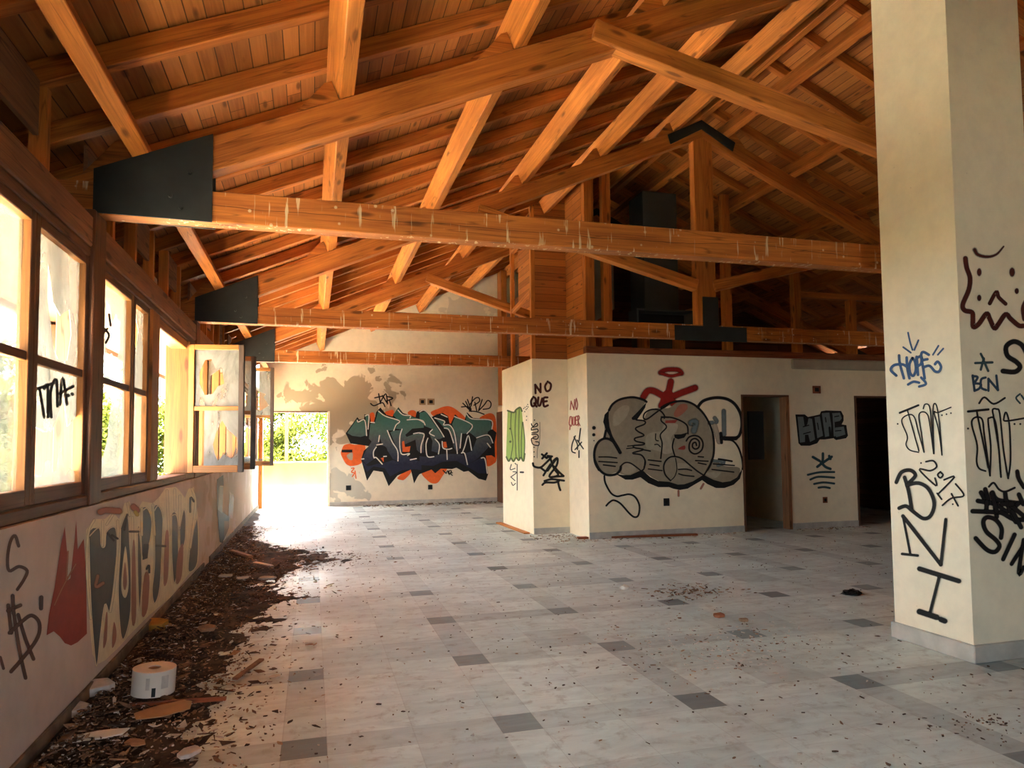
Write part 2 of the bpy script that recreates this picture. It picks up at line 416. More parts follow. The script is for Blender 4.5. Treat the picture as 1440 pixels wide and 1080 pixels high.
# ------------------------------------------------------------------ main dimensions
XL = -1.24                                  # inner face of the parapet under the windows
XR = 11.72
RIDGE = 5.23
SL = 0.43                                   # roof slope
TY = [4.75, 8.60, 12.40]                    # front faces of the three trusses
CS, SN = math.cos(math.atan(SL)), math.sin(math.atan(SL))
def ptop(x):  return 3.707 + SL * (x if x <= RIDGE else 2 * RIDGE - x)   # top of principal rafters
PUR_H, RAF_H = 0.22, 0.13
RB = PUR_H / CS                             # vertical rise to underside of common rafters
BB = RB + RAF_H / CS                        # ... to underside of the boards
Y0, YB = -3.0, 17.85

# ------------------------------------------------------------------ shell
floor = box('floor', (-1.45, Y0, -0.12), (XR + .2, 19.6, 0), M['floor'], label='grey marble tiled floor with dark square insets and litter', cat='floor', kind='structure')
box('reflector', (-4.6, -12, -0.35), (-1.46, 19, -0.04), M['reflector'], label='added pale terrace right outside the windows', cat='reflector', kind='structure')  # ground strip added to bounce sunlight up into the room
box('ground', (-40, -12, -0.35), (-4.62, 60, -0.06), M['ground'], label='dry grassy ground beyond the terrace', cat='ground', kind='structure')
box('ground', (-1.45, -14, -0.35), (26, Y0 - .21, -0.05), M['ground'], label='dry grass behind the building', cat='ground', kind='structure')
box('ground', (-1.45, 19.6, -0.35), (26, 45, -0.05), M['ground'], label='sunlit pale ground beyond the back porch', cat='ground', kind='structure')

def slope(name, side, label):
    xa = -2.7; xb = RIDGE
    za, zb = ptop(xa) + BB, ptop(xb) + BB
    L = math.hypot(xb - xa, zb - za)
    X = Vector((CS, 0, SN)); Y = Vector((0, 1, 0)); Z = X.cross(Y)
    if side > 0: X = Vector((CS, 0, -SN)); Z = X.cross(Y)
    c0 = Vector((xa, (Y0 + YB) / 2, za)) if side < 0 else Vector((RIDGE, (Y0 + YB) / 2, zb))
    bm = bmesh.new()
    bm_box(bm, (0, -(YB - Y0) / 2 - .3, 0), (L, (YB - Y0) / 2 + .3, 0.05))
    mw = Matrix.Translation(c0) @ Matrix((X, Y, Z)).transposed().to_4x4()
    return tag(link(name, mesh_of(bm), M['boards'], None, mw), label, 'ceiling', None, 'structure')
slope('ceiling', -1, 'orange pine boarding under the left roof slope')
slope('ceiling', 1, 'darker pine boarding under the right roof slope')

wl = box('wall_left', (XL - 0.22, Y0, 0), (XL, YB, 1.12), M['plaster_left'], label='low graffitied parapet wall under the left windows', cat='wall', kind='structure', axis=1)

# back wall with the porch opening at its left end, rising into the gable
gb = lambda x: ptop(x) + BB - 0.005
DX, DZ = 0.40, 2.32
wb = prism('wall_back', [(XL, DZ), (DX, DZ), (DX, 0), (XR, 0), (XR, gb(XR)), (RIDGE, gb(RIDGE)), (XL, gb(XL))], 1, YB, YB + 0.25, M['plaster_back'],
           label='cream back gable wall with teal and orange mural', cat='wall', kind='structure')
wr = box('wall_right', (XR, Y0, 0), (XR + 0.2, YB, 3.2), M['loftboards'], label='dark boarded right side wall hidden beyond the column', cat='wall', kind='structure')  # unseen wall boarded dark to cut bounce from the right
# unseen rear gable wall; doorway added for frontal fill, boards dark to cut bounce
prism('wall_rear', [(-1.45, 0), (XR, 0), (XR, gb(XR)), (RIDGE, gb(RIDGE)), (-1.45, gb(-1.45))], 1, Y0 - 0.2, Y0, M['loftboards'], holes=[[(0.6, .0), (1.5, .0), (1.5, 2.2), (0.6, 2.2)]], label='dark boarded rear gable wall with an opening added for fill light, behind the viewer', cat='wall', kind='structure', origin=(0, Y0, 0))

# middle block (closed rooms under an open loft)
YM, XM = 10.15, 4.07
H = 2.86
D1, D2 = (6.78, 7.64), (9.02, 9.95)
DH = 2.21
wm = prism('wall_middle', [(XM, 0), (D1[0], 0), (D1[0], DH), (D1[1], DH), (D1[1], 0), (D2[0], 0), (D2[0], DH), (D2[1], DH), (D2[1], 0), (XR, 0), (XR, H), (XM, H)],
           1, YM, YM + 0.14, M['plaster'], label='cream partition wall with two dark doorways and grey graffiti', cat='wall', kind='structure')
ws = box('wall_side', (XM, YM + .14, 0), (XM + 0.12, 11.0, H), M['plaster'], label='short cream return wall at the corner of the middle block', cat='wall', kind='structure', axis=2)
wf = box('wall_front', (3.45, 11.0, 0), (XM + .12, 11.12, H), M['plaster'], label='cream wall piece with NO QUE written on it', cat='wall', kind='structure', axis=2)
wp = box('wall_passage', (3.45, 11.12, 0), (3.57, 12.9, H), M['plaster'], label='cream side wall with green painted patch', cat='wall', kind='structure', axis=2)
box('wall_passage', (3.57, 12.78, 0), (4.65, 12.9, H), M['plaster'], label='short wall closing the end of the stub', cat='wall', kind='structure', axis=2)
box('wall_corridor', (4.65, 12.9, 0), (4.77, YB, 2.45), M['plaster'], label='cream corridor wall at the far right of the mural', cat='wall', kind='structure', axis=1)
box('ceiling', (XM + .12, YM + .14, 2.62), (XR, 14.0, 2.70), M['slab'], label='ceiling slab over the dark rooms', cat='ceiling', kind='structure')
box('wall_inner', (XM + .12, 13.8, 0), (XR, 14.0, 2.62), M['plaster'], label='rear wall of the dark rooms', cat='wall', kind='structure', axis=0)
box('wall_inner', (8.3, YM + .14, 0), (8.4, 13.8, 2.62), M['plaster'], label='partition between the two dark rooms', cat='wall', kind='structure', axis=1)
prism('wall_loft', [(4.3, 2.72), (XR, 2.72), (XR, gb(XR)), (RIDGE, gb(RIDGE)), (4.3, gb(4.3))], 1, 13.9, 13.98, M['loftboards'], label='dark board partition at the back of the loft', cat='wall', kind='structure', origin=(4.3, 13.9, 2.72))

# skirting
def skirting(name, lo, hi, label, mat=None):
    box(name, lo, hi, mat or M['skirt'], label=label, cat='baseboard', kind='structure', bevel=0.004)
skirting('baseboard_middle', (XM, YM - 0.015, 0), (D1[0], YM, 0.1), 'grey skirting left of the nearer dark doorway')
skirting('baseboard_middle', (D1[1] + .06, YM - 0.015, 0), (D2[0], YM, 0.1), 'grey skirting between the two dark doorways')
skirting('baseboard_front', (3.45, 11.0 - 0.015, 0), (XM - .002, 11.0, 0.1), 'grey skirting under NO QUE')
skirting('baseboard_back', (DX, YB - 0.015, 0), (4.65, YB, 0.1), 'stained skirting under the teal mural')
skirting('baseboard_left', (XL, 2.0, 0), (XL + 0.02, 9.1, 0.1), 'broken grimy skirting under the window parapet', M['dirtyskirt'])
skirting('baseboard_left', (XL, 9.6, 0), (XL + 0.02, 17.8, 0.1), 'grimy skirting at the far end of the window parapet', M['dirtyskirt'])

# square column
CX0, CX1, CY0, CY1 = 4.16, 4.81, 3.70, 4.35
pil = box('pillar', (CX0, CY0, 0), (CX1, CY1, 5.35), M['plaster_col'], label='tall square white column covered in black and blue tags', cat='column', kind='structure', axis=2)
bm = bmesh.new(); bm_box(bm, (CX0 - .022, CY0 - .022, 0), (CX1 + .022, CY1 + .022, .115)); bevel_all(bm, .006)
tag(link('skirting', mesh_of(bm), M['skirt'], pil), 'grey marble skirting around the foot of the column')

# doorways of the middle block
def door(name, d, label, leaf):
    e = empty(name, (d[0], YM, 0), label, 'doorway', None, 0, 'structure')
    box('door_jamb', (d[0], YM - .012, 0), (d[0] + .035, YM + .15, DH), M['brown'], e)
    box('door_jamb', (d[1] - .005, YM - .012, 0), (d[1] + .055, YM + .16, DH + .03), M['midbrown'], e)
    box('door_head', (d[0], YM - .012, DH), (d[1] + .055, YM + .15, DH + .03), M['brown'], e)
    return e
d1 = door('door_1', D1, 'nearer dark doorway beside the grey bubble graffiti', True)
d2 = door('door_2', D2, 'farther dark doorway beside the column', True)
box('wall_board', (7.36, 10.8, 1.15), (7.66, 10.84, 2.0), M['duct'], label='dark green board inside the nearer doorway', cat='board')
e = empty('door_3', (4.63, 16.9, 0), 'brown door frame edge-on at the far end of the mural', 'door', None, 0, 'structure')
box('door_panel', (4.59, 16.3, 0), (4.645, 17.75, 2.3), M['brown'], e)
box('handle', (4.55, 16.5, 1.0), (4.59, 16.62, 1.03), M['steel'], e)

# ------------------------------------------------------------------ trusses
TW = 0.14
def truss(y, label, strut_l, strut_z, kingplate, gus):
    yc = y + TW / 2
    t = empty('roof_truss', (0, y, 2.88), label, 'roof truss')
    beam('tie_beam', (-1.5, yc, 2.98), (12.06, yc, 2.98), TW, 0.20, M['tie'], t)
    h = 0.23 * CS
    for s in (-1, 1):
        def pt(x, dz):
            return Vector((x if s < 0 else 2 * RIDGE - x, yc, ptop(x) + dz))
        beam('principal_rafter', pt(-1.42, -0.115), pt(RIDGE, -0.115), TW - (.006 if s < 0 else .010), h, M['pine'], t, up=(-SN, 0, CS) if s < 0 else (SN, 0, CS))
    # king post
    beam('king_post', (5.25, yc, 3.08), (5.25, yc, 5.80), TW - .014, 0.30, M['pine'], t, up=(1, 0, 0))
    for s in (-1, 1):
        xa, za, sl = strut_z
        mir = lambda x: x if s < 0 else 2 * RIDGE - x
        p0 = (mir(xa), yc - 0.035, za + .075); p1 = (mir(5.10), yc - 0.035, za + .075 + sl * (5.10 - xa))
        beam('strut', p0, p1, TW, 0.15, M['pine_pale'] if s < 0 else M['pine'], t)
    for s in (-1, 1):
        for yy in (y - 0.012, y + TW):
            if s > 0 and yy > y: continue
            mir = lambda x: x if s < 0 else 2 * RIDGE - x
            pts = [(mir(-1.29), 2.885), (mir(-0.62), 2.875), (mir(-0.62), 3.445), (mir(-1.29), 3.155)]
            gp = prism('gusset_plate', pts, 1, yy, yy + 0.012, M['steel'], t)
            if s < 0 and yy < y: near_plate = gp
    # bolts of the near gusset
    for (bx, bz) in ((-0.75, 3.18), (-0.86, 3.02), (-0.80, 2.95)):
        bm = bmesh.new(); bmesh.ops.create_cone(bm, cap_ends=True, segments=8, radius1=.014, radius2=.012, depth=.02)
        link('bolt', mesh_of(bm), M['steel'], near_plate, Matrix.Translation((bx, y - .02, bz)) @ Matrix.Rotation(R(90), 4, 'X'))
    if kingplate:
        pts = [(4.74, 2.855), (5.86, 2.855), (5.86, 3.06), (5.42, 3.06), (5.42, 3.47), (5.18, 3.47), (5.18, 3.06), (4.74, 3.06)]
        prism('joint_plate', pts, 1, y - 0.014, y - .001, M['steel'], t)
    zr = lambda x: ptop(x)
    pts = [(4.70, zr(4.70) - .02), (RIDGE, zr(RIDGE) + .02), (2 * RIDGE - 4.70, zr(4.70) - .02), (2 * RIDGE - 4.74, zr(4.70) - .15), (RIDGE, zr(RIDGE) - .11), (4.74, zr(4.70) - .15)]
    prism('ridge_plate', pts, 1, y - 0.014, y - .001, M['steel'], t)
    return t
T = [truss(TY[0], 'nearest roof truss, its tie beam streaked white and running into the column', 0, (2.0, 4.46, -0.225), True, True),
     truss(TY[1], 'middle roof truss with black plates on its king post foot', 0, (2.0, 4.35, -0.257), True, True),
     truss(TY[2], 'farthest roof truss, in front of the pale gable', 0, (1.94, 4.37, -0.31), False, True)]

# ------------------------------------------------------------------ purlins (lie on the principals, square to the slope)
PXS = [-1.08, 0.165, 1.39, 2.60, 3.70, 4.80]
PUR_W = 0.105
names = ['lowest', 'second', 'third', 'fourth', 'fifth', 'sixth']
for s in (-1, 1):
    for i, x in enumerate(PXS):
        n = Vector((-SN, 0, CS)) if s < 0 else Vector((SN, 0, CS))
        a = Vector((CS, 0, SN)) if s < 0 else Vector((-CS, 0, SN))
        p = Vector((x if s < 0 else 2 * RIDGE - x, 0, ptop(x) + .002))
        c = p + a * PUR_W / 2 + n * PUR_H / 2
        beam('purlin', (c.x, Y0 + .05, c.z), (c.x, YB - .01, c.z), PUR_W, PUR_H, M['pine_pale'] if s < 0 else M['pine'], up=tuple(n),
             label='%s purlin up from the %s eave%s' % (names[i], 'left' if s < 0 else 'right', ', just above the window wall' if (i == 0 and s < 0) else ''), cat='purlin', group='purlins under the roof')
        # cleat below it on each truss
        for k, ty in enumerate(TY):
            q = p - a * 0.005
            pts = [(q.x, q.z), (q.x + n.x * .13, q.z + n.z * .13), (q.x - a.x * .05 + n.x * .13, q.z - a.z * .05 + n.z * .13), (q.x - a.x * .30, q.z - a.z * .30)]
            prism('cleat', pts, 1, ty + 0.01, ty + TW - .01, M['pine'], T[k])
c = Vector((RIDGE, 0, ptop(RIDGE) + .14))
beam('ridge_beam', (c.x, Y0 + .05, c.z), (c.x, YB - .01, c.z), 0.10, 0.22, M['pine'], label='ridge beam along the top of the roof', cat='ridge beam')

# ------------------------------------------------------------------ common rafters
RW = 0.08
ry, ylist = 4.11, []
step = 0.642
k0 = -8
ys = [4.11 + step * k for k in range(-10, 22)]
ys = [y for y in ys if Y0 + .2 < y < YB - .1]
def where(y):
    if y < TY[0] - .25: return 'before the nearest truss', sorted([q for q in ys if q < TY[0] - .25], reverse=True)
    for k, nm in ((0, 'nearest and middle truss'), (1, 'middle and farthest truss')):
        if y < TY[k + 1] - .25: return 'between the ' + nm, [q for q in ys if TY[k] - .25 <= q < TY[k + 1] - .25]
    return 'between the farthest truss and the back gable', [q for q in ys if q >= TY[2] - .25]
ordn = ['first', 'second', 'third', 'fourth', 'fifth', 'sixth', 'seventh', 'eighth', 'ninth', 'tenth', 'eleventh', 'twelfth']
for s in (-1, 1):
    for y in ys:
        wname, lst = where(y)
        o = ordn[lst.index(y)]
        n = Vector((-SN, 0, CS)) if s < 0 else Vector((SN, 0, CS))
        def pt(x):
            return Vector((x if s < 0 else 2 * RIDGE - x, y + RW / 2, ptop(x) + RB + .002)) + n * (RAF_H / 2 - .004)
        frm = 'counted from the camera' if 'before' not in wname else 'counted from the truss'
        beam('rafter', pt(-2.65), pt(RIDGE - .06), RW, RAF_H - .008, M['pine'], up=tuple(n), bevel=0.004,
             label='%s %s-slope rafter %s, %s' % (o, 'left' if s < 0 else 'right', wname, frm), cat='rafter', group='common rafters on the %s slope' % ('left' if s < 0 else 'right'))

# ------------------------------------------------------------------ left window wall
XF = -1.275                                 # inner face of the sashes
POSTS = [(-2.95, -2.75), (0.80, 1.05), (4.65, 4.89), (8.50, 8.74), (12.35, 12.59), (17.5, 17.8)]
pn = ['post behind the viewer', 'post left of the nearest visible window', 'window post carrying the nearest truss', 'window post carrying the middle truss', 'window post carrying the farthest truss', 'last window post at the back corner']
for (a, b), l in zip(POSTS, pn):
    box('window_post', (XF - 0.17, a, 1.122), (XF + 0.025, b, 2.877), M['brown'], bevel=.006, label='brown wooden ' + l, cat='post', group='posts between the left windows')
box('window_sill', (XF - .17, Y0 + .3, 1.122), (XF + .015, YB - .05, 1.185), M['brown'], bevel=.008, label='long weathered brown sill under the left windows', cat='window sill', kind='structure')
for i, ((_, a), (b, _)) in enumerate(zip(POSTS, POSTS[1:])):
    lb = ('beside the viewer', 'in the nearest visible bay', 'in the bay between the nearest and middle truss', 'in the bay behind the open casements', 'in the farthest bay')[i]
    box('lintel_board', (XF - .16, a + .002, 2.588), (XF + .005, b - .002, 2.645), M['brown'], bevel=.006, label='dark head rail over the windows ' + lb, cat='rail', group='head rails over the windows')
    box('wall_plate', (XF - .17, a + .002, 2.647), (XF + .015, b - .002, 2.83), M['midbrown'], bevel=.008, label='brown wall plate over the windows ' + lb, cat='beam', group='wall plates over the windows')

def clip_poly(c, rx, rz, n, seed, jag=0.25, ybox=None):
    """ragged hole outline in (y,z)"""
    rg = random.Random(seed); out = []
    for i in range(n):
        a = 2 * math.pi * i / n
        r = 1 + rg.uniform(-jag, jag)
        out.append((c[0] + rx * r * math.cos(a), c[1] + rz * r * math.sin(a)))
    return out

def rect(a0, a1, b0, b1): return [(a0, b0), (a1, b0), (a1, b1), (a0, b1)]

def sash(name, width, height, label, panes, mats=('sash', 'sash'), edge=None):
    """casement in local coords: u from 0..width along +X, z 0..height; thickness 0.055 in Y. panes=(lower, upper) lists of (kind, holes) with holes in 0..1 pane coords"""
    e = empty(name, (0, 0, 0), label, 'window', 'casements of the left window wall', 0, 'structure')
    fw, bt, mun = 0.055, 0.075, 0.045
    mid = height * 0.5
    fm = M[mats[0]]
    for lo, hi in (((0, 0, 0), (fw, .055, height)), ((width - fw, 0, 0), (width, .055, height)), ((fw, 0, 0), (width - fw, .055, bt)),
                   ((fw, 0, height - fw), (width - fw, .055, height)), ((fw, .008, mid - mun / 2), (width - fw, .047, mid + mun / 2))):
        nm = 'stile' if hi[2] - lo[2] > hi[0] - lo[0] else 'rail'
        if nm == 'rail' and abs((lo[2] + hi[2]) / 2 - mid) < .1: nm = 'muntin'
        box(nm, lo, hi, M[edge] if (edge and nm == 'stile' and lo[0] > 0.1) else fm, e, bevel=.004)
    for i, (z0, z1) in enumerate(((bt, mid - mun / 2), (mid + mun / 2, height - fw))):
        for (kind, outer, holes) in panes[i]:
            U = lambda q: (fw + q[0] * (width - 2 * fw), z0 + q[1] * (z1 - z0))
            prism('pane', [U(q) for q in outer], 1, .036, .040, M[kind], e, holes=[[U(q) for q in h] for h in holes])
    return e

FULL = [(0, 0), (1, 0), (1, 1), (0, 1)]
Z0, Z1 = 1.19, 2.585
def place_left(e, y0):
    """closed sash: local X -> world +Y, local Y (0 inside) -> world -X"""
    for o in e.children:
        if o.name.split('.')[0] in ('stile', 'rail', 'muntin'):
            o.data.materials.append(M['brown'])  # brown on room-facing faces puts their backlit shade into the colour
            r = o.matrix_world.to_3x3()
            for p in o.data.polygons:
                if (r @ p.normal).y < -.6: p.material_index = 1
    e.matrix_world = Matrix.Translation((XF, y0, Z0)) @ Matrix(((0, -1, 0, 0), (1, 0, 0, 0), (0, 0, 1, 0), (0, 0, 0, 1)))

SHARDS_LOW = [(0, 0), (1, 0), (1, .10), (.88, .13), (.80, .06), (.72, .22), (.66, .34), (.58, .12), (.50, .10), (.46, .22), (.36, .22), (.30, .08), (.16, .10), (.08, .03), (0, .05)]
w1 = sash('window_1', .85, Z1 - Z0, 'nearest window at the left edge of the photo with whole dusty panes', ([('clear', FULL, [])], [('clear', FULL, [])]))
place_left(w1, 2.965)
w2 = sash('window_2', .825, Z1 - Z0, 'broken window with a black tag on its lower pane, next to the first post', (
    [('glass', SHARDS_LOW, []), ('glass2', [(0, .42), (.12, .50), (.30, .46), (.46, .46), (.58, .62), (.70, .78), (.80, .52), (1, .62), (1, 1), (0, 1)], [])],
    [('glass2', FULL, [[(.30, .80), (.42, .50), (.58, .42), (.78, .52), (.84, .30), (.76, .05), (.58, .02), (.44, .12), (.38, .32), (.30, .50)]])]))
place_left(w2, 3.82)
w3 = sash('window_3', .84, Z1 - Z0, 'window with a large white hole in its upper pane, right of the first post', (
    [('glass', [(0, 0), (1, 0), (1, 1), (0.62, 1), (.5, .72), (.42, .4), (.30, .22), (0, .3)], []), ('glass2', [(0, .3), (.2, .25), (.26, .5), (.2, .8), (.3, 1), (0, 1)], [])],
    [('glass', FULL, [[(.30, .82), (.42, .78), (.5, .62), (.62, .76), (.78, .62), (.80, .40), (.66, .16), (.50, .30), (.36, .22), (.28, .5)]])]))
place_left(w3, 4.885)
w4 = sash('window_4', .52, Z1 - Z0, 'narrow cracked window beside the open one', ([('glass', FULL, [[(.1, .55), (.3, .7), (.25, .9), (.1, .85)]])], [('glass2', FULL, [[(.15, .55), (.5, .5), (.6, .75), (.4, .88), (.2, .8)]])]))
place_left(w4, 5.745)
box('window_mullion', (XF - .19, 6.275, 1.186), (XF + .02, 6.56, 2.585), M['sash'], bevel=.008, label='varnished mullion between the narrow window and the open gap', cat='post', group='mullions in the left windows')
box('window_mullion', (XF - .22, 8.10, 1.186), (XF + .02, 8.30, 2.585), M['reveal'], bevel=.008, label='varnished mullion at the far side of the open gap', cat='post', group='mullions in the left windows')
box('window_mullion', (XF - .17, 6.6, 2.50), (XF - .01, 8.09, 2.584), M['sash'], bevel=.008, label='varnished head rail over the open gap', cat='rail')

def place_open(e, x, y, rz):
    e.matrix_world = Matrix.Translation((x, y, 1.19)) @ Matrix.Rotation(rz, 4, 'Z')
# sash ajar, seen edge-on, outside
w5 = sash('window_5', .6, Z1 - Z0 - .03, 'dark casement pushed outward and seen edge-on at the open gap', ([('glass2', FULL, [[(.2, .3), (.7, .3), (.6, .7), (.3, .8)]])], [('glass2', FULL, [])]), mats=('darksash', 'darksash'))
place_open(w5, XF - .03, 6.63, R(101.5))
# open casements standing into the room
w6 = sash('window_6', .56, 1.36, 'open casement swung into the room with a heart-shaped hole in its upper pane', (
    [('glass2', [(.22, 0), (1, 0), (1, 1), (.22, 1)], [[(.42, .38), (.50, .62), (.62, .82), (.74, .66), (.96, .50), (.98, .22), (.84, .12), (.66, .2), (.54, .08), (.46, .22)]])],
    [('glass2', FULL, [[(.10, .60), (.22, .82), (.36, .84), (.46, .66), (.60, .70), (.66, .40), (.52, .36), (.40, .22), (.22, .20), (.10, .40)]])]), edge='darksash')
place_open(w6, XF + .01, 8.08, R(-8))
w7 = sash('window_7', .60, 1.36, 'second open casement, mostly hidden behind the first', ([('glass', SHARDS_LOW, [])], [('glass2', FULL, [[(.05, .1), (.4, .06), (.9, .1), (.95, .6), (.8, .9), (.3, .85), (.06, .7)]])]), edge='darksash')
place_open(w7, XF + .01, 9.05, R(-4))
w8 = sash('window_8', .64, 1.62, 'open casement farthest back with a jagged missing upper pane', (
    [('glass', [(0, 0), (1, 0), (1, .06), (0, .05)], [])],
    [('glass2', [(0, 0), (1, 0), (1, 1), (0, 1)], [[(.06, .22), (.10, .86), (.45, .60), (.86, .48), (.80, .40), (.96, .22), (.70, .10), (.5, .14)]])]), edge='darksash')
w8.matrix_world = Matrix.Translation((XF + .01, 12.35, 1.15)) @ Matrix.Rotation(R(-3), 4, 'Z')
# remaining fixed glazing
yy = [1.06, 1.96]
for i, y in enumerate(yy):
    w = sash('window_%d' % (9 + i), .88, Z1 - Z0, 'dusty closed window outside the left edge of the photo, %s in the row' % ordn[i], ([('glass', FULL, [])], [('glass', FULL, [])]))
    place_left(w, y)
for i, y in enumerate((12.62, 13.59, 14.56, 15.53, 16.50)):  # unseen closed sashes added to cut daylight on the back wall
    w = sash('window_%d' % (11 + i), .95, Z1 - Z0, 'dusty window added to dim the far bay behind the open casements, %s in its row' % ordn[i], ([], [('glass', FULL, [])]))
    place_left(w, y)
for i, y in enumerate((9.75, 10.6, 11.45)):
    box('window_mullion', (XF - .15, y, 1.186), (XF + .01, y + .12, 2.585), M['sash'], bevel=.006, label='varnished mullion hidden behind the open casements, %s from the camera' % ordn[i], cat='post', group='mullions in the left windows')

box('wall_light_blocker', (XF - .15, -2.74, 1.186), (XF - .05, 0.79, 2.585), M['brown'], label='boarding added to block daylight from the unseen bay beside the viewer', cat='boarding', kind='structure', axis=1)  # unseen bay closed off to cut daylight on the column front
# clerestory between plate and rafters
for i, y in enumerate(ys):
    if y < 1.5: continue
    wname, lst = where(y)
    tail = '%s rafter %s' % (ordn[lst.index(y)], wname.replace('between the', 'between'))
    if all(abs(y + .04 - ty - .07) > .16 for ty in TY):
        box('clerestory_stud', (XF - .15, y + .01, 2.832), (XF - .07, y + .07, 3.345), M['pine_pale'], label='short stud under the ' + tail, cat='stud', group='studs above the window head')
    rg = random.Random(i * 3 + 1)
    nxt = y + step
    if any(y < ty + TW and nxt > ty - .01 and ty > y + .2 for ty in TY): nxt = min(ty - .02 for ty in TY if ty > y + .2)
    lo = y + .16 if any(abs(y - ty) < .15 for ty in TY) else y + .09
    if i % 2 == 1:
        box('eave_board', (XF - .12, lo, 3.07), (XF - .095, nxt - .02, 3.36), M['midbrown'], label='brown eave board at the ' + tail, cat='board', group='boards above the window head')
    if i % 3 != 1:
        box('eave_board', (XF - .168, lo, 2.831), (XF - .152, nxt - .02 - .2 * rg.random(), 2.97 + .12 * rg.random()), M['panelboard'], label='pale eave board at the ' + tail, cat='board', group='boards above the window head')
box('eave_soffit', (-2.62, Y0, 2.78), (XF - .172, YB, 2.80), M['brown'], label='dark soffit outside above the windows', cat='soffit', kind='structure')
box('eave_fascia', (-2.70, Y0, 2.72), (-2.63, YB, 3.02), M['brown'], label='fascia board along the outer eave', cat='fascia', kind='structure')
for i, y in enumerate((0.6, 4.5, 8.45, 12.4, 16.2)):
    box('porch_post', (-2.75, y - .17, -.05), (-2.45, y + .17, 2.75), M['postwood'], bevel=.01, label='thick orange porch post outside the windows, %s from the camera' % ordn[i], cat='post', group='porch posts outside')

# ------------------------------------------------------------------ loft framing over the middle block
zr_ = lambda x: ptop(x) + RB - .02
beam('sill_plate', (XM, YM + .07, H + .055), (XR - .01, YM + .07, H + .055), 0.13, 0.105, M['redplank'], label='red-brown timber plate on top of the middle partition', cat='plate')
for i, (x, zt) in enumerate(((4.45, 99), (6.60, 99), (7.95, 99), (9.08, 3.92), (10.1, 99))):
    zt = zr_(x) if zt > 50 else zt
    box('loft_stud', (x - .07, YM + .01, 2.972), (x + .07, YM + .13, zt), M['pine'], bevel=.004, label='%s upright loft stud from the left above the middle partition' % ordn[i], cat='stud', group='loft studs')
box('loft_rail', (8.02, YM + .01, 3.922), (10.03, YM + .13, 4.02), M['pine'], bevel=.004, label='horizontal loft rail between studs near the column', cat='rail')
# siding around the stub
prism('siding', [(3.52, H + .002), (XM, H + .002), (XM, zr_(XM) ), (3.52, zr_(3.52))], 1, 11.02, 11.08, M['siding'], label='red pine siding above NO QUE', cat='siding', origin=(3.52, 11.02, H))
def side_siding():
    o = box('siding', (XM, YM + .14, H + .002), (XM + .06, 11.08, zr_(XM)), M['siding'], label='sunlit pine siding return facing the windows', cat='siding', axis=1)
side_siding()
box('siding', (XM, 11.085, H + .002), (XM + .06, 13.85, zr_(XM)), M['siding'], label='red pine siding deep behind the open stud frame', cat='siding', axis=1)
box('corner_stud', (XM, YM + .01, 2.972), (XM + .16, YM + .135, zr_(XM)), M['pine'], bevel=.004, label='tall corner post at the left end of the loft', cat='stud')
box('frame_stud', (3.45, 11.0, H + .002), (3.515, 11.08, zr_(3.45)), M['pine_pale'], label='slim upright at the near corner of the open stud frame', cat='stud', group='uprights of the open stud frame')
box('frame_stud', (3.45, 12.2, H + .002), (3.515, 12.28, zr_(3.45)), M['pine_pale'], label='slim upright at the far side of the open stud frame', cat='stud', group='uprights of the open stud frame')
beam('frame_brace', (3.48, 11.09, 3.98), (3.48, 12.19, 3.86), .06, .08, M['pine_pale'], label='lower slanted brace of the open stud frame', cat='brace', group='braces of the stud frame')
beam('frame_brace', (3.48, 11.09, 5.02), (3.48, 12.19, 4.95), .06, .08, M['pine_pale'], label='upper slanted brace of the open stud frame', cat='brace', group='braces of the stud frame')
box('corridor_post', (4.60, 17.2, 2.47), (4.75, 17.6, zr_(4.6)), M['pine'], label='tall brown post right of the pale gable', cat='post')
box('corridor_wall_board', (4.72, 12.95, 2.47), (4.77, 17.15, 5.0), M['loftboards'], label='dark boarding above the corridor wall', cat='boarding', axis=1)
# things in the loft
e = empty('ventilation_duct', (5.6, 11.0, 2.8), 'tall dark grey sheet metal duct in the loft', 'duct')
box('shaft', (5.38, 10.75, 2.74), (6.02, 11.3, 5.75), M['duct'], e, bevel=.01)
for z in (3.6, 4.6): box('flange', (5.36, 10.73, z), (6.04, 11.32, z + .03), M['duct'], e)
e = empty('fan_box', (5.6, 10.6, 2.8), 'black open-fronted metal box lying in the loft', 'box')
bm = bmesh.new()
for lo, hi in (((5.06, 10.4, 3.30), (6.1, 10.72, 3.33)), ((5.06, 10.4, 3.62), (6.1, 10.72, 3.65)), ((5.06, 10.4, 3.33), (5.09, 10.72, 3.62)), ((6.07, 10.4, 3.33), (6.1, 10.72, 3.62))):
    bm_box(bm, lo, hi)
link('casing', mesh_of(bm), M['duct'], e)
box('back_panel', (5.09, 10.68, 3.33), (6.07, 10.71, 3.62), M['dark'], e)
box('support', (5.2, 10.45, 2.75), (5.3, 10.7, 3.3), M['pine'], e); box('support', (5.85, 10.45, 2.75), (5.95, 10.7, 3.3), M['pine'], e)
prism('wall_board', [(4.75, 3.55), (5.38, 3.95), (5.38, 5.25), (4.75, 5.25)], 1, 12.0, 12.05, M['panelboard'], label='pale board leaning in the loft left of the duct', cat='board')
box('insulation_strip', (7.75, YM - .06, 2.68), (10.3, YM - .002, 2.85), M['panelboard'], bevel=.02, label='grey-green strip of padding hanging at the wall top near the column', cat='strip')

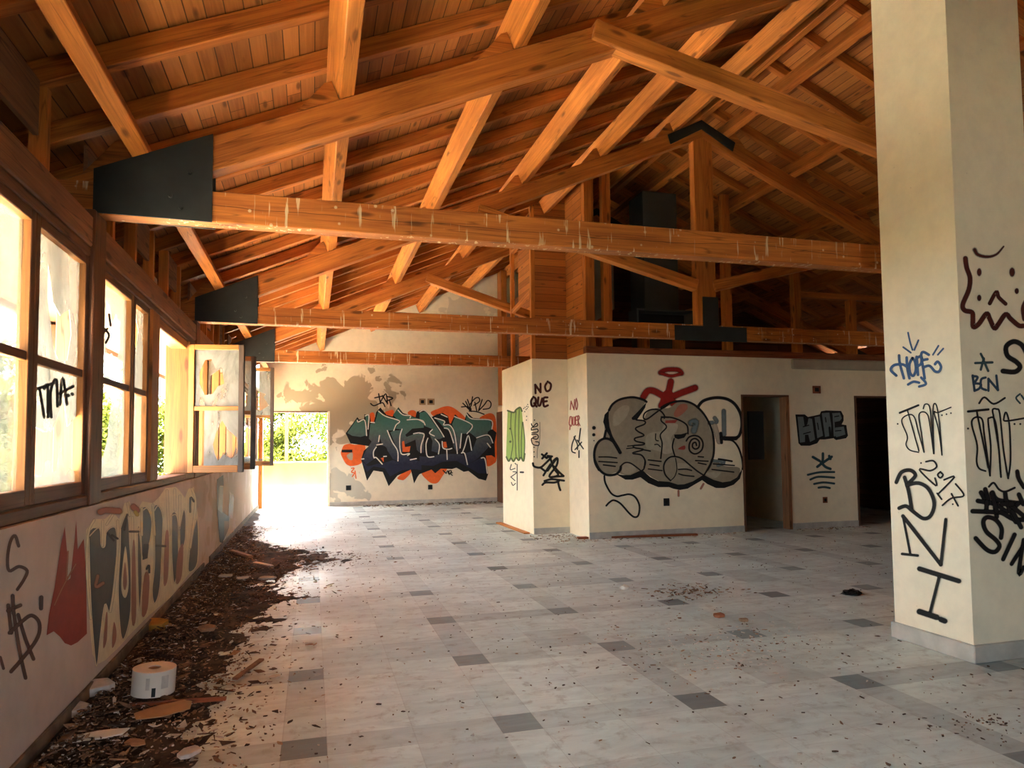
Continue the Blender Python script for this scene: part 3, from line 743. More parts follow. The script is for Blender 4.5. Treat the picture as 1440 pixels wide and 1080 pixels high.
# ------------------------------------------------------------------ porch beyond the back-left opening
e = empty('wall_porch', (0, 19.35, 0), 'low ochre wall seen through the back left opening', 'wall', None, 0, 'structure')
box('parapet', (-2.4, 19.35, 0), (1.6, 19.55, 1.03), M['ochre'], e, axis=0)
box('coping', (-2.4, 19.31, 1.032), (1.6, 19.58, 1.075), M['pine_pale'], e)
box('porch_mullion', (-.70, 19.40, 1.076), (-.62, 19.48, 2.6), M['pine_pale'], label='slim post standing on the ochre porch wall', cat='post')
box('porch_rail', (-2.4, 19.40, 2.602), (1.6, 19.48, 2.68), M['pine_pale'], label='rail over the porch opening', cat='rail')
box('door_4', (DX - .05, YB - .02, 0), (DX + .005, YB + .26, DZ), M['plaster'], label='white jamb at the right of the back opening', cat='door jamb', kind='structure')
box('trim_1', (XL, YB - .02, 0), (XL + .09, YB + .26, DZ), M['pine_pale'], label='wooden jamb at the left of the back opening', cat='door jamb', kind='structure')
box('trim_2', (XL, YB - .015, DZ - .03), (DX, YB + .24, DZ), M['brown'], label='wooden head over the back opening', cat='trim', kind='structure')

# ------------------------------------------------------------------ graffiti (thin coats of paint on the walls)
def K(ox, oy, s): return lambda p: (ox + p[0] / s, oy + p[1] / s)

def smooth(pts, n=6, closed=False):
    if len(pts) < 3: 
        (a, b) = pts
        return [(a[0] + (b[0] - a[0]) * i / 3, a[1] + (b[1] - a[1]) * i / 3) for i in range(4)]
    out = []
    N = len(pts)
    for i in range(N if closed else N - 1):
        p1, p2 = pts[i], pts[(i + 1) % N]
        p0 = pts[i - 1] if (i > 0 or closed) else p1
        p3 = pts[(i + 2) % N] if (i + 2 < N or closed) else p2
        for k in range(n):
            t = k / n
            out.append(tuple(0.5 * (2 * b + (c - a) * t + (2 * a - 5 * b + 4 * c - d) * t * t + (3 * b - a - 3 * c + d) * t ** 3) for a, b, c, d in zip(p0, p1, p2, p3)))
    if not closed: out.append(pts[-1])
    return out

class Coat:
    def __init__(self, parent, label, axis, val, sign, k=1.75):
        self.k = k
        self.p, self.label, self.axis, self.val, self.sign = parent, label, axis, val, sign
        self.v, self.f, self.c, self.m, self.mats, self.n = [], [], [], [], [], 0
    def mat(self, m):
        if m not in self.mats: self.mats.append(m)
        return self.mats.index(m)
    def off(self):
        self.n += 1
        return self.val + self.sign * (0.002 + 0.00010 * self.n)
    def vert(self, q, o, cov):
        self.v.append(on_plane(q[0], q[1], self.axis, o)); self.c.append(cov)
        return len(self.v) - 1
    def face(self, idx, mi):
        self.f.append(idx); self.m.append(mi)
    def fill(self, tf, pts, m, curve=False):
        o, mi = self.off(), self.mat(m)
        pts = [tf(p) for p in pts]
        if curve: pts = smooth(pts, 4, True)
        ids = [self.vert(p, o, 1.0) for p in pts]
        for t in tessellate_polygon([[Vector((p[0], p[1], 0)) for p in pts]]):
            self.face([ids[i] for i in t], mi)
    def stroke(self, tf, pts, w, m, soft=0.62, curve=True, taper=1.0):
        o, mi = self.off(), self.mat(m)
        sc = abs(tf((1, 0))[0] - tf((0, 0))[0])
        P = [tf(p) for p in pts]
        P = smooth(P, 5) if curve else smooth(P, 1) if len(P) > 2 else smooth(P)
        P = [p for i, p in enumerate(P) if i == 0 or math.hypot(p[0] - P[i-1][0], p[1] - P[i-1][1]) > 0.02]
        if len(P) < 2: return
        hw = w * sc / 2 * self.k
        rows = []
        N = len(P)
        for i, p in enumerate(P):
            a, b = P[max(0, i - 1)], P[min(N - 1, i + 1)]
            dx, dy = b[0] - a[0], b[1] - a[1]; l = math.hypot(dx, dy) or 1
            nx, ny = -dy / l, dx / l
            h = hw * (1 + (taper - 1) * i / (N - 1))
            rows.append([self.vert((p[0] + nx * h * k, p[1] + ny * h * k), o, cv) for k, cv in ((-1, 0.0), (-soft, 1.0), (soft, 1.0), (1, 0.0))])
        for r0, r1 in zip(rows, rows[1:]):
            for j in range(3): self.face([r0[j], r0[j+1], r1[j+1], r1[j]], mi)
        for i, sgn in ((0, -1), (N - 1, 1)):
            a, b = (P[0], P[1]) if i == 0 else (P[-2], P[-1])
            ang = math.atan2(b[1] - a[1], b[0] - a[0]) + (math.pi if i == 0 else 0)
            h = hw * (1 if i == 0 else taper)
            c = self.vert(P[i], o, 1.0); prev = None
            for q in range(7):
                t = ang - math.pi / 2 + math.pi * q / 6
                cur = (self.vert((P[i][0] + math.cos(t) * h * soft, P[i][1] + math.sin(t) * h * soft), o, 1.0), self.vert((P[i][0] + math.cos(t) * h, P[i][1] + math.sin(t) * h), o, 0.0))
                if prev:
                    self.face([c, prev[0], cur[0]], mi); self.face([prev[0], prev[1], cur[1], cur[0]], mi)
                prev = cur
    def strokes(self, tf, lst, w, m, **k):
        for s in lst: self.stroke(tf, s, w, m, **k)
    def dot(self, tf, p, r, m, ry=None):
        ry = ry or r
        o, mi = self.off(), self.mat(m)
        c = self.vert(tf(p), o, 1.0); ring = []
        for q in range(14):
            t = 2 * math.pi * q / 14
            ring.append((self.vert(tf((p[0] + math.cos(t) * r * .7, p[1] + math.sin(t) * ry * .7)), o, 1.0), self.vert(tf((p[0] + math.cos(t) * r * 1.15, p[1] + math.sin(t) * ry * 1.15)), o, 0.0)))
        for a, b in zip(ring, ring[1:] + ring[:1]):
            self.face([c, a[0], b[0]], mi); self.face([a[0], a[1], b[1], b[0]], mi)
    def done(self):
        me = bpy.data.meshes.new('graffiti')
        me.from_pydata([tuple(v) for v in self.v], [], self.f)
        at = me.attributes.new('cov', 'FLOAT', 'POINT')
        at.data.foreach_set('value', self.c)
        for p, mi in zip(me.polygons, self.m): p.material_index = mi
        return tag(link('graffiti', me, self.mats, self.p), self.label)

BLK = paint_mat((0.012, 0.010, 0.010)); BLUE = paint_mat((0.045, 0.10, 0.22)); MAR = paint_mat((0.075, 0.012, 0.008)); RED = paint_mat((0.34, 0.02, 0.015))
TEAL = paint_mat((0.035, 0.075, 0.085)); ORG = paint_mat((0.80, 0.135, 0.025)); WHT = paint_mat((0.80, 0.78, 0.70)); GRN = paint_mat((0.27, 0.40, 0.075)); DGRN = paint_mat((0.05, 0.08, 0.012))
GREY = paint_mat((0.33, 0.265, 0.185)); GREYL = paint_mat((0.42, 0.35, 0.25)); BRN = paint_mat((0.11, 0.055, 0.045)); BRICK = paint_mat((0.36, 0.055, 0.04)); SLATE = paint_mat((0.105, 0.115, 0.115))
CREAM = paint_mat((0.86, 0.79, 0.57)); PINK = paint_mat((0.40, 0.20, 0.14)); STEELG = paint_mat((0.16, 0.19, 0.19)); PALE = paint_mat((0.45, 0.37, 0.27)); PRED = paint_mat((0.45, 0.16, 0.10))
MUR = paint_mat((0.05, 0.1, 0.1), (1.0, 2.15, ((0.018, 0.020, 0.045), (0.045, 0.052, 0.075), (0.09, 0.105, 0.11), (0.085, 0.17, 0.145), (0.06, 0.175, 0.14))))

# --- column, face towards the windows
a = K(1240, 460, 5.143)
g = Coat(pil, 'blue HOPE tag and black tags on the window side of the column', 0, CX0, -1)
g.strokes(a, [[(125,205),(130,260),(160,370)],[(180,220),(185,300),(200,370)],[(105,350),(65,310),(90,275),(150,270),(185,290)],[(220,225),(200,270),(205,330),(228,352),(246,310),(240,250),(222,225)],
  [(252,215),(258,290),(262,345)],[(250,225),(285,212),(285,262),(255,285)],[(340,200),(300,180),(285,205),(298,290),(310,370)],[(290,240),(330,232)],[(300,292),(345,280),(385,320),(415,320),(428,285),(405,250),(385,268)]], 14, BLUE)
g.strokes(a, [[(190,40),(205,110),(222,165)],[(265,95),(235,165)],[(155,145),(210,185)],[(410,135),(370,200)],[(445,155),(405,200)]], 9, BLUE)
g.strokes(a, [[(190,415),(230,395),(270,402)],[(285,365),(320,410),(270,430)]], 13, BLUE)
g.stroke(a, [(130,620),(265,565)], 11, BLK)
g.strokes(a, [[(185,600),(205,670),(268,895)],[(265,905),(205,890),(175,850),(185,790),(145,690),(160,650),(210,632),(240,660),(260,740),(305,905)],[(305,905),(285,760),(268,650),(285,615),(325,625),(345,690),(375,915)],
  [(300,590),(310,560),(335,560),(350,600),(365,760),(375,915)],[(378,915),(370,640),(378,555),(402,590),(425,780),(435,925)],[(435,925),(410,740),(378,615),(405,618),(500,580)]], 7, BLK)
for q in ((115,700),(435,637),(468,630),(500,622)): g.dot(a, q, 7, BLK)
b = K(1250, 640, 4.318)
g.strokes(b, [[(225,40),(270,35),(290,70),(250,95),(185,88),(285,185),(280,140)],[(312,102),(296,120),(312,138),(328,120),(312,102)],[(335,150),(398,132),(300,235)],[(293,232),(320,268)],[(405,175),(455,245),(380,262),(325,305)],[(380,235),(420,308)]], 8, BLK)
for q in ((195,48),(388,298)): g.dot(b, q, 6, BLK)
g.strokes(b, [[(45,165),(75,105),(130,92),(160,125),(110,178)],[(95,135),(120,220),(138,330)],[(110,182),(180,170),(240,205),(275,290),(255,365),(210,385),(150,345),(105,310),(62,322)]], 17, BLK)
g.stroke(b, [(130,600),(85,370)], 11, BLK); g.stroke(b, [(85,370),(315,665)], 17, BLK); g.stroke(b, [(315,665),(345,390)], 14, BLK); g.stroke(b, [(80,600),(175,610)], 12, BLK)
g.stroke(b, [(185,690),(425,765)], 22, BLK); g.stroke(b, [(305,740),(250,955)], 14, BLK); g.stroke(b, [(185,950),(290,985)], 26, BLK); g.stroke(b, [(315,998),(340,1008)], 24, BLK)
g.done()
# --- column, face towards the camera
g = Coat(pil, 'brown cat face and SIN tags on the front of the column', 1, CY0, -1)
a = K(1340, 330, 5.4)
g.stroke(a, [(95,180),(105,250),(130,330),(120,420),(75,530),(90,575),(145,590),(152,640),(155,700),(195,680),(255,600),(280,640),(315,710),(345,680),(400,605),(440,640),(500,690),(536,692)], 27, MAR)
g.stroke(a, [(165,115),(190,152),(260,168),(330,150),(385,90)], 32, MAR, soft=.25, taper=.4)
for (q, r, ry) in (((200,285),20,34),((450,285),24,40),((200,480),18,27),((485,428),18,25)): g.dot(a, q, r, MAR, ry)
g.stroke(a, [(280,522),(330,435),(348,475),(400,525)], 22, MAR); g.stroke(a, [(560,500),(535,560),(545,640)], 28, MAR)
g.stroke(a, [(560,900),(520,835),(460,812),(405,850),(415,920),(480,965),(510,1005),(470,1042),(380,1036)], 28, BLK)
g.strokes(a, [[(212,905),(235,950)],[(235,940),(212,1025)],[(235,960),(268,1035)],[(170,975),(300,970)]], 13, TEAL)
a = K(1340, 480, 5.4)
BT = paint_mat((0.03, 0.06, 0.10))
g.strokes(a, [[(150,260),(165,375)],[(150,265),(188,272),(160,320)],[(160,320),(212,325),(200,358),(165,375)],[(248,275),(215,290),(215,350),(252,370)],[(270,375),(270,285)],[(270,285),(342,370)],[(342,370),(330,260)]], 13, BT)
g.stroke(a, [(200,470),(240,425),(310,475),(395,430)], 11, BLK)
g.stroke(a, [(115,533),(270,517)], 13, BLK)
g.strokes(a, [[(182,530),(195,600),(270,960)],[(248,985),(200,965),(180,910),(185,790),(145,640),(152,590),(190,575),(225,600),(240,720),(282,1020)],[(282,1020),(288,800),(268,610),(278,582),(315,590),(340,720),(365,1030)],
  [(365,1030),(350,830),(312,590),(302,520),(332,515),(356,550),(385,830),(420,1040)],[(420,1040),(438,900),(430,640),(405,540),(388,580),(402,605),(540,584)]], 10, BLK)
for q in ((115,662),(468,628),(512,628)): g.dot(a, q, 9, BLK)
g.strokes(a, [[(510,400),(480,430),(510,470)],[(520,410),(540,440)]], 10, TEAL)
a = K(1350, 660, 6.756)
g.strokes(a, [[(200,220),(260,330)],[(240,190),(275,310)],[(170,300),(350,330)],[(310,220),(360,290),(540,320)],[(250,400),(255,310)],[(350,450),(340,330),(450,400),(560,320)],[(120,398),(300,405),(400,415),(500,470),(605,480)],
  [(430,230),(450,330),(530,500)],[(560,240),(600,330)],[(500,400),(580,550)],[(300,230),(330,330),(350,400)],[(470,330),(600,440)],[(400,330),(500,330)]], 33, BLK)
g.stroke(a, [(275,165),(320,128),(370,190),(430,212),(520,175)], 15, BLK)
g.stroke(a, [(390,650),(395,560),(340,480),(260,455),(222,500),(250,590),(340,670),(375,730),(330,785),(250,760),(150,655)], 32, BLK)
g.stroke(a, [(520,620),(410,855)], 30, BLK); g.stroke(a, [(490,900),(600,730)], 28, BLK); g.stroke(a, [(605,670),(560,990),(606,930)], 28, BLK); g.stroke(a, [(545,20),(560,90),(606,170)], 30, BLK)
g.done()
# --- stub walls
a = K(705, 530, 6.75)
g = Coat(wf, 'brown NO QUE and black tags', 1, 11.0, -1)
g.strokes(a, [[(325,155),(322,75)],[(322,75),(372,145)],[(372,145),(372,65)],[(440,45),(415,90),(430,135),(462,120),(470,70),(440,45)],[(305,190),(282,230),(292,278),(322,262),(326,210),(305,190)],[(312,250),(335,282)],[(352,195),(347,255),(366,272),(388,205)],[(438,195),(402,203),(405,278),(442,270)],[(400,236),(432,230)]], 15, MAR)
g.strokes(a, [[(285,445),(300,470),(335,440),(342,465),(290,482),(285,500)],[(285,505),(340,495),(345,522),(290,532)],[(288,548),(335,545),(352,570),(332,592),(290,582),(285,605)],[(287,605),(300,640),(350,652),(357,622),(325,615)],[(300,575),(330,565)]], 7, BLK)
g.stroke(a, [(365,430),(364,600),(342,690),(340,770)], 3, BLK)
for q in ((315,410),(310,668),(310,712),(312,758)): g.dot(a, q, 7, BLK)
g.strokes(a, [[(300,820),(312,850),(370,860),(420,820),(470,770)],[(385,735),(430,770)],[(432,725),(388,775)],[(412,892),(370,860)],[(400,935),(470,825),(530,770),(525,840),(460,930),(472,952),(540,930),(500,870),(460,765),(430,770)],[(482,755),(440,750)],[(440,890),(520,780)],[(500,850),(545,900),(590,940)],[(480,950),(590,942)],[(410,988),(480,972),(595,985)],[(390,1025),(420,1003),(500,1003),(545,990)],[(540,1000),(548,1040),(560,1075)]], 15, BLK)
g.done()
g = Coat(wp, 'green painted patch with dark outlines', 0, 3.45, -1)
g.fill(a, [(60,320),(120,335),(140,310),(175,290),(195,330),(205,430),(215,500),(225,600),(220,730),(210,800),(185,765),(165,790),(140,765),(115,800),(90,775),(70,800),(45,750),(50,600),(55,450)], GRN)
g.strokes(a, [[(95,335),(90,480),(110,620),(90,770)],[(140,330),(130,500),(140,760)],[(170,300),(165,560),(170,780)],[(200,430),(190,600),(190,760)],[(205,430),(222,600),(218,740)]], 6, DGRN)
g.strokes(a, [[(60,320),(118,338),(140,312),(178,290),(195,325)],[(48,760),(70,800),(92,772),(115,802),(140,768),(165,792),(186,765),(210,800),(222,730)]], 11, DGRN)
g.dot(a, (82,492), 9, DGRN); g.dot(a, (85,615), 12, DGRN)
g.strokes(a, [[(95,830),(85,880),(130,868)],[(110,900),(145,908),(90,950)],[(90,950),(130,985)],[(95,1000),(110,1030),(135,1010)],[(150,830),(150,1075)],[(130,820),(140,830)]], 6, BLK)
g.stroke(a, [(182,905),(208,906)], 12, BLK)
for q in ((212,300),(225,290),(240,280),(250,262),(235,310),(222,330),(245,300),(255,285),(240,375),(238,410)): g.dot(a, q, 6, BLK)
g.done()
g = Coat(ws, 'faded red NO QUER and black tag', 0, XM, -1)
g.strokes(a, [[(655,310),(662,230)],[(662,230),(690,312)],[(690,312),(696,215)],[(712,205),(704,260),(714,312),(724,262),(712,205)],[(652,380),(645,450),(668,462),(666,382),(652,380)],[(655,455),(650,500)],[(680,380),(680,450),(696,450),(696,380)],[(722,375),(706,380),(706,455),(724,450)],[(706,412),(720,410)],[(730,465),(727,370),(742,388),(730,420),(746,462)]], 7, BRICK)
g.strokes(a, [[(702,560),(672,640),(670,705),(702,722)],[(690,570),(722,640),(722,690)],[(752,490),(736,610)],[(720,600),(778,682)],[(700,690),(762,620)],[(737,700),(737,765)]], 9, BLK)
g.done()
# --- middle wall
k3, k4, k5, k6, k8, k7 = K(820,510,7.2), K(930,510,7.2), K(820,600,7.2), K(930,600,10.8), K(780,470,3.0), K(1100,530,5.68)
ID = lambda p: p
g = Coat(wm, 'large grey bubble letters with black outline and a red figure above', 1, YM, -1, 2.0)
g.stroke(k8, [(445,162),(470,150),(520,150),(536,165)], 17, RED, soft=.3); g.stroke(k8, [(450,165),(490,176),(530,168)], 12, RED, soft=.3)
g.strokes(k8, [[(490,200),(480,245),(470,262)],[(592,226),(540,245),(478,266),(420,240),(392,240),(374,265)]], 21, RED, soft=.45); g.strokes(k8, [[(478,255),(452,302)],[(475,262),(500,290)]], 24, RED, soft=.45)
g.dot(k8, (592,226), 11, RED); g.fill(k8, [(455,250),(478,235),(505,255),(485,290),(445,302)], RED, True)
g.fill(ID, [(835,650),(835,630),(842,619),(851,615),(850,600),(853,583),(862,570),(875,562),(892,558),(903,561),(908,565),(893,588),(904,591),(910,580),(922,574),(940,574),(952,566),(966,565),(978,571),(989,584),(998,602),(1003,622),(1003,642),(998,660),(991,672),(975,681),(955,685),(935,680),(918,672),(905,664),(890,669),(875,667),(868,664),(855,667),(842,662)], GREY, True)
g.fill(ID, [(992,672),(998,658),(1002,645),(1018,655),(1040,658),(1036,672),(1020,680),(1004,678)], GREY, True)
g.fill(k3, [(320,500),(420,430),(470,460),(430,560),(340,640),(300,620)], GREYL, True); g.fill(k3, [(640,740),(740,700),(864,720),(864,900),(700,880),(640,860)], GREYL, True); g.fill(k4, [(20,640),(160,620),(150,700),(100,760),(120,900),(0,900)], PALE, True)
g.fill(k5, [(400,400),(460,370),(540,430),(480,480),(400,470)], GREYL, True); g.fill(k6, [(240,560),(380,560),(420,620),(260,640)], GREYL, True); g.fill(k6, [(680,700),(900,690),(820,780),(720,750)], GREYL, True)
g.fill(k4, [(180,430),(250,420),(262,470),(170,550),(125,522)], PRED, True); g.fill(k4, [(40,585),(165,578),(140,612),(40,612)], BRICK); g.fill(k4, [(200,850),(240,840),(235,880),(170,875)], BRICK, True)
g.stroke(k4, [(632,490),(636,725)], 34, STEELG, soft=.4); g.stroke(k4, [(490,610),(560,600),(540,560)], 30, STEELG, soft=.4); g.stroke(k4, [(300,610),(350,600),(330,690)], 50, STEELG, soft=.3); g.stroke(k4, [(540,640),(585,800)], 36, PALE, soft=.4)
g.stroke(k6, [(800,520),(960,540),(860,590)], 34, STEELG, soft=.4)
g.fill(k3, [(642,398),(628,415),(560,490),(490,560),(500,580),(545,580),(600,500),(628,455)], BLK); g.fill(k3, [(262,480),(218,525),(203,600),(230,680),(280,765),(305,765),(268,650),(258,560)], BLK)
g.strokes(k3, [[(262,482),(300,420),(380,370),(500,350),(600,372),(642,396)]], 15, BLK); g.stroke(k3, [(285,755),(340,850),(375,910)], 22, BLK)
g.strokes(k3, [[(370,905),(330,825),(270,778),(210,770),(150,810),(115,900),(120,1000),(160,1085)],[(230,690),(215,760)]], 16, BLK); g.stroke(k5, [(120,350),(170,440),(240,488),(330,482),(375,440),(382,405)], 16, BLK)
g.stroke(k3, [(540,580),(620,590),(622,622),(535,660),(550,692),(612,728),(600,745),(525,765),(535,795),(618,815),(600,832),(512,840),(525,862),(612,880),(500,916),(590,936),(630,1000),(618,1060)], 10, BLK)
g.stroke(k3, [(600,880),(680,895)], 9, BLK); g.stroke(k5, [(628,345),(618,420),(590,450)], 10, BLK); g.stroke(k5, [(375,435),(382,400),(425,365),(480,370),(540,410),(592,452)], 9, BLK)
g.fill(k5, [(330,478),(400,490),(480,490),(570,448),(610,448),(680,510),(760,550),(864,558),(864,612),(760,612),(660,572),(580,512),(500,537),(430,537),(370,502)], BLK)
g.stroke(k3, [(866,425),(760,490),(650,570),(612,560),(625,510),(690,475),(770,480),(820,530),(822,562)], 10, BLK); g.stroke(k3, [(864,555),(800,555),(792,590),(845,650),(782,730),(800,820),(786,970)], 9, BLK)
g.strokes(k3, [[(735,720),(735,780),(762,792)],[(725,830),(755,828),(782,852)],[(450,845),(520,838)],[(440,870),(510,862)]], 7, BLK)
g.stroke(k4, [(0,455),(60,420),(140,395),(240,390),(340,430),(430,520),(500,650),(530,780),(530,920),(502,1020),(468,1085)], 14, BLK); g.stroke(k6, [(765,500),(735,590),(650,735)], 16, BLK)
g.stroke(k4, [(370,450),(420,390),(520,358),(620,358),(700,385),(760,440),(805,530),(815,640),(790,735),(745,768)], 20, BLK); g.stroke(k4, [(602,715),(610,810)], 20, BLK); g.stroke(k4, [(610,765),(755,766)], 26, BLK)
g.stroke(k4, [(640,780),(720,790),(780,860),(818,980),(826,1080)], 12, BLK)
g.fill(k6, [(640,730),(800,810),(930,845),(1050,828),(1150,770),(1215,660),(1232,560),(1222,690),(1195,790),(1100,882),(960,932),(830,932),(700,872),(620,812),(500,882),(400,942),(280,962),(180,942),(100,912),(0,916),(0,838),(120,838),(250,880),(350,875),(480,830),(580,768)], BLK)
g.stroke(k6, [(380,215),(420,160),(500,135),(580,160),(630,240),(620,340),(560,400),(490,410),(430,360),(425,270),(460,200),(520,182),(575,230),(570,310),(520,340),(475,310),(480,255),(520,240),(535,285)], 16, BLK)
g.stroke(k6, [(140,820),(60,730),(35,620),(60,530),(130,465),(220,455),(320,490),(430,580),(540,670),(650,742)], 15, BLK); g.stroke(k6, [(140,820),(200,760),(235,660),(230,560),(215,480)], 9, BLK)
g.stroke(k4, [(0,550),(100,555),(200,590),(262,640),(270,720)], 10, BLK); g.fill(k4, [(130,728),(200,725),(268,706),(232,760),(170,775),(135,760)], BLK); g.stroke(k4, [(130,770),(112,850),(135,940)], 9, BLK)
g.strokes(k3, [[(160,955),(250,955),(340,965)],[(160,1000),(345,1012)],[(205,1035),(325,1050)],[(660,985),(790,1000)],[(675,1030),(770,1045)]], 9, BLK); g.stroke(k5, [(660,428),(800,445)], 8, BLK)
g.strokes(k6, [[(260,650),(370,645),(460,665)],[(265,715),(340,738),(495,755)],[(520,515),(710,525)],[(560,455),(640,462)],[(560,550),(680,575)],[(790,565),(1110,590)],[(770,650),(1100,690)]], 13, BLK); g.stroke(k6, [(870,492),(960,505),(1072,525)], 18, BLK)
g.stroke(k5, [(215,500),(225,570),(280,670),(340,705),(400,695),(470,685),(530,715),(570,800),(560,895),(522,916),(470,880),(380,780),(310,745),(265,768),(235,800)], 12, BLK)
g.strokes(k6, [[(260,975),(262,1050)],[(640,870),(600,940)]], 22, PRED, soft=.4)
g.dot(k3, (110,660), 22, BLK); g.dot(k3, (108,730), 19, BLK); g.dot(k3, (110,790), 7, BLK)
g.done()
g = Coat(wm, 'blocky grey HOPE letters over a small dark sign', 1, YM, -1)
g.fill(k7, [(105,300),(180,300),(205,320),(255,310),(300,300),(310,275),(350,268),(470,272),(490,310),(490,350),(475,380),(512,385),(525,470),(510,490),(430,505),(410,490),(340,500),(300,500),(280,530),(220,550),(150,550),(130,530)], BLK)
for q in ([(122,318),(168,318),(180,400),(200,380),(210,330),(238,335),(262,500),(222,520),(208,462),(182,462),(182,520),(142,525)], [(258,322),(300,315),(326,470),(280,490)], [(316,290),(376,285),(392,390),(388,470),(342,480)], [(398,290),(460,286),(476,330),(460,352),(412,362)], [(410,420),(425,405),(492,396),(505,460),(432,482),(412,450)]): g.fill(k7, q, STEELG)
g.stroke(k7, [(378,405),(384,478)], 12, BLK); g.stroke(k7, [(408,300),(418,470)], 10, STEELG)
g.strokes(k7, [[(282,370),(290,420)],[(345,325),(350,360)],[(168,398),(212,386)],[(170,455),(225,440)],[(420,318),(452,312)],[(425,432),(470,428)]], 6, BLK)
g.strokes(k7, [[(245,640),(300,672)],[(325,612),(320,680),(280,718)],[(395,638),(330,682)],[(310,682),(345,718),(385,735)],[(375,632),(385,655)]], 15, TEAL)
g.strokes(k7, [[(205,782),(300,762),(415,760)],[(225,820),(290,798),(415,805)],[(255,855),(330,843),(415,852)],[(290,885),(335,880),(380,888)]], 12, TEAL)
g.done()
# --- back wall mural
A, B = K(476,560,7.717), K(590,545,7.717)
g = Coat(wb, 'teal and navy mural lettering on orange ground', 1, YB, -1, 1.5)
for tf, q in ((A,[(35,560),(60,510),(120,495),(180,505),(290,515),(260,690),(160,735),(90,720),(50,660),(25,600)]),(A,[(340,170),(385,160),(395,260),(350,250)]),(A,[(500,160),(560,130),(600,135),(590,210)]),(A,[(750,160),(790,130),(840,145),(840,210),(790,210)]),(A,[(640,860),(770,760),(790,800),(720,880),(680,888)]),
              (B,[(20,930),(90,885),(250,880),(300,880),(250,960),(200,1030),(150,1042),(100,1020)]),(B,[(120,270),(200,230),(270,205),(330,205),(400,240),(490,320),(500,380),(330,400),(180,330)]),(B,[(650,335),(720,290),(780,280),(820,320),(835,450),(838,760),(800,830),(730,850),(700,740),(740,500),(740,380)])):
    g.fill(tf, q, ORG, True)
sil = [A(p) for p in ((78,380),(205,205),(225,232),(278,222),(280,175),(340,185),(352,260),(385,255),(410,150),(455,100),(520,180),(585,200),(650,97),(700,160),(790,190),(836,205),(850,145),(920,130))] + \
      [B(p) for p in ((70,245),(130,320),(190,290),(250,275),(310,310),(325,390),(340,390),(385,290),(440,340),(490,350),(515,268),(580,330),(780,345),(790,450),(835,490),(815,600),(820,760),(780,735),(720,740),(745,940),(720,1010),(640,990),(530,905),(480,915),(400,870),(350,885),(230,880),(170,930),(130,890),(0,940))] + \
      [A(p) for p in ((860,850),(820,925),(785,775),(640,840),(545,955),(480,800),(380,785),(310,895),(245,665),(275,570),(330,520),(130,490))]
g.fill(ID, sil, BLK)
for tf, q in ((A,[(95,378),(200,225),(215,258),(280,240),(310,400),(240,420),(150,408)]),(A,[(288,192),(332,190),(322,340)]),
  (A,[(345,280),(395,270),(430,140),(520,200),(655,245),(600,350),(530,350),(640,560),(640,680),(590,660),(500,520),(420,500),(385,600),(400,650),(300,720),(255,660),(300,560),(360,470),(330,440)]),
  (A,[(590,180),(650,110),(690,170),(780,195),(926,240),(926,320),(800,330),(700,420),(690,340),(620,330),(660,250)]),(A,[(690,345),(740,420),(820,390),(900,378),(926,400),(926,590),(880,590),(850,560),(835,450),(720,500),(690,600),(770,605),(720,720),(640,740),(650,680),(640,560),(560,370),(600,352)]),
  (A,[(250,680),(320,740),(420,712),(500,700),(590,670),(700,710),(760,640),(830,670),(900,690),(900,780),(820,770),(690,780),(560,850),(500,760),(380,740),(310,800)]),
  (B,[(0,275),(66,258),(150,380),(258,540),(220,560),(160,560),(210,620),(205,710),(130,690),(140,580),(105,500),(140,450),(60,420),(0,350)]),(B,[(0,500),(50,515),(25,700),(0,700)]),
  (B,[(170,332),(268,362),(260,402),(330,412),(380,490),(405,700),(372,650),(330,480),(270,440)]),(B,[(352,400),(385,318),(568,405),(515,500),(460,500),(445,660),(415,690),(392,500)]),
  (B,[(508,305),(580,348),(772,355),(782,450),(740,480),(740,515),(620,548),(560,500),(530,480),(572,408),(500,370)]),(B,[(620,556),(740,522),(790,600),(700,700),(620,780),(530,830),(490,715),(570,690)]),
  (B,[(0,745),(100,755),(250,720),(420,722),(470,725),(525,835),(660,765),(708,780),(735,930),(640,930),(520,860),(400,795),(250,805),(150,850),(0,840)])):
    g.fill(tf, q, MUR)
for tf, q in ((A,[(690,470),(712,462),(722,530),(782,520),(770,582),(695,582)]),(A,[(450,640),(490,638),(490,692)]),(B,[(255,590),(288,588),(300,650),(262,655)])): g.fill(tf, q, ORG)
g.fill(A, [(445,425),(470,490),(440,492)], BLK); g.fill(A, [(400,545),(440,515),(500,520),(530,560),(520,620),(460,650),(410,640)], BLK, True); g.fill(B, [(480,600),(520,540),(550,620),(540,680),(490,690)], BLK, True)
g.strokes(A, [[(205,240),(215,258),(285,240),(305,405)],[(290,192),(330,190),(320,335)],[(350,262),(390,265)],[(435,140),(510,195),(660,245),(625,290),(600,350)],[(530,350),(580,470),(640,570),(645,680)],[(445,405),(435,470)],[(415,507),(478,497)],[(410,530),(380,580),(385,645),(410,645),(475,715)],[(645,130),(700,180),(780,190),(775,215)],[(745,235),(860,230),(926,265)],[(690,335),(665,430),(680,600),(770,600),(750,620)],[(815,385),(880,375),(926,390)],[(920,450),(895,520),(895,590)],[(780,668),(845,655)],[(250,660),(275,658)],[(490,632),(520,630)]], 10, WHT, curve=True)
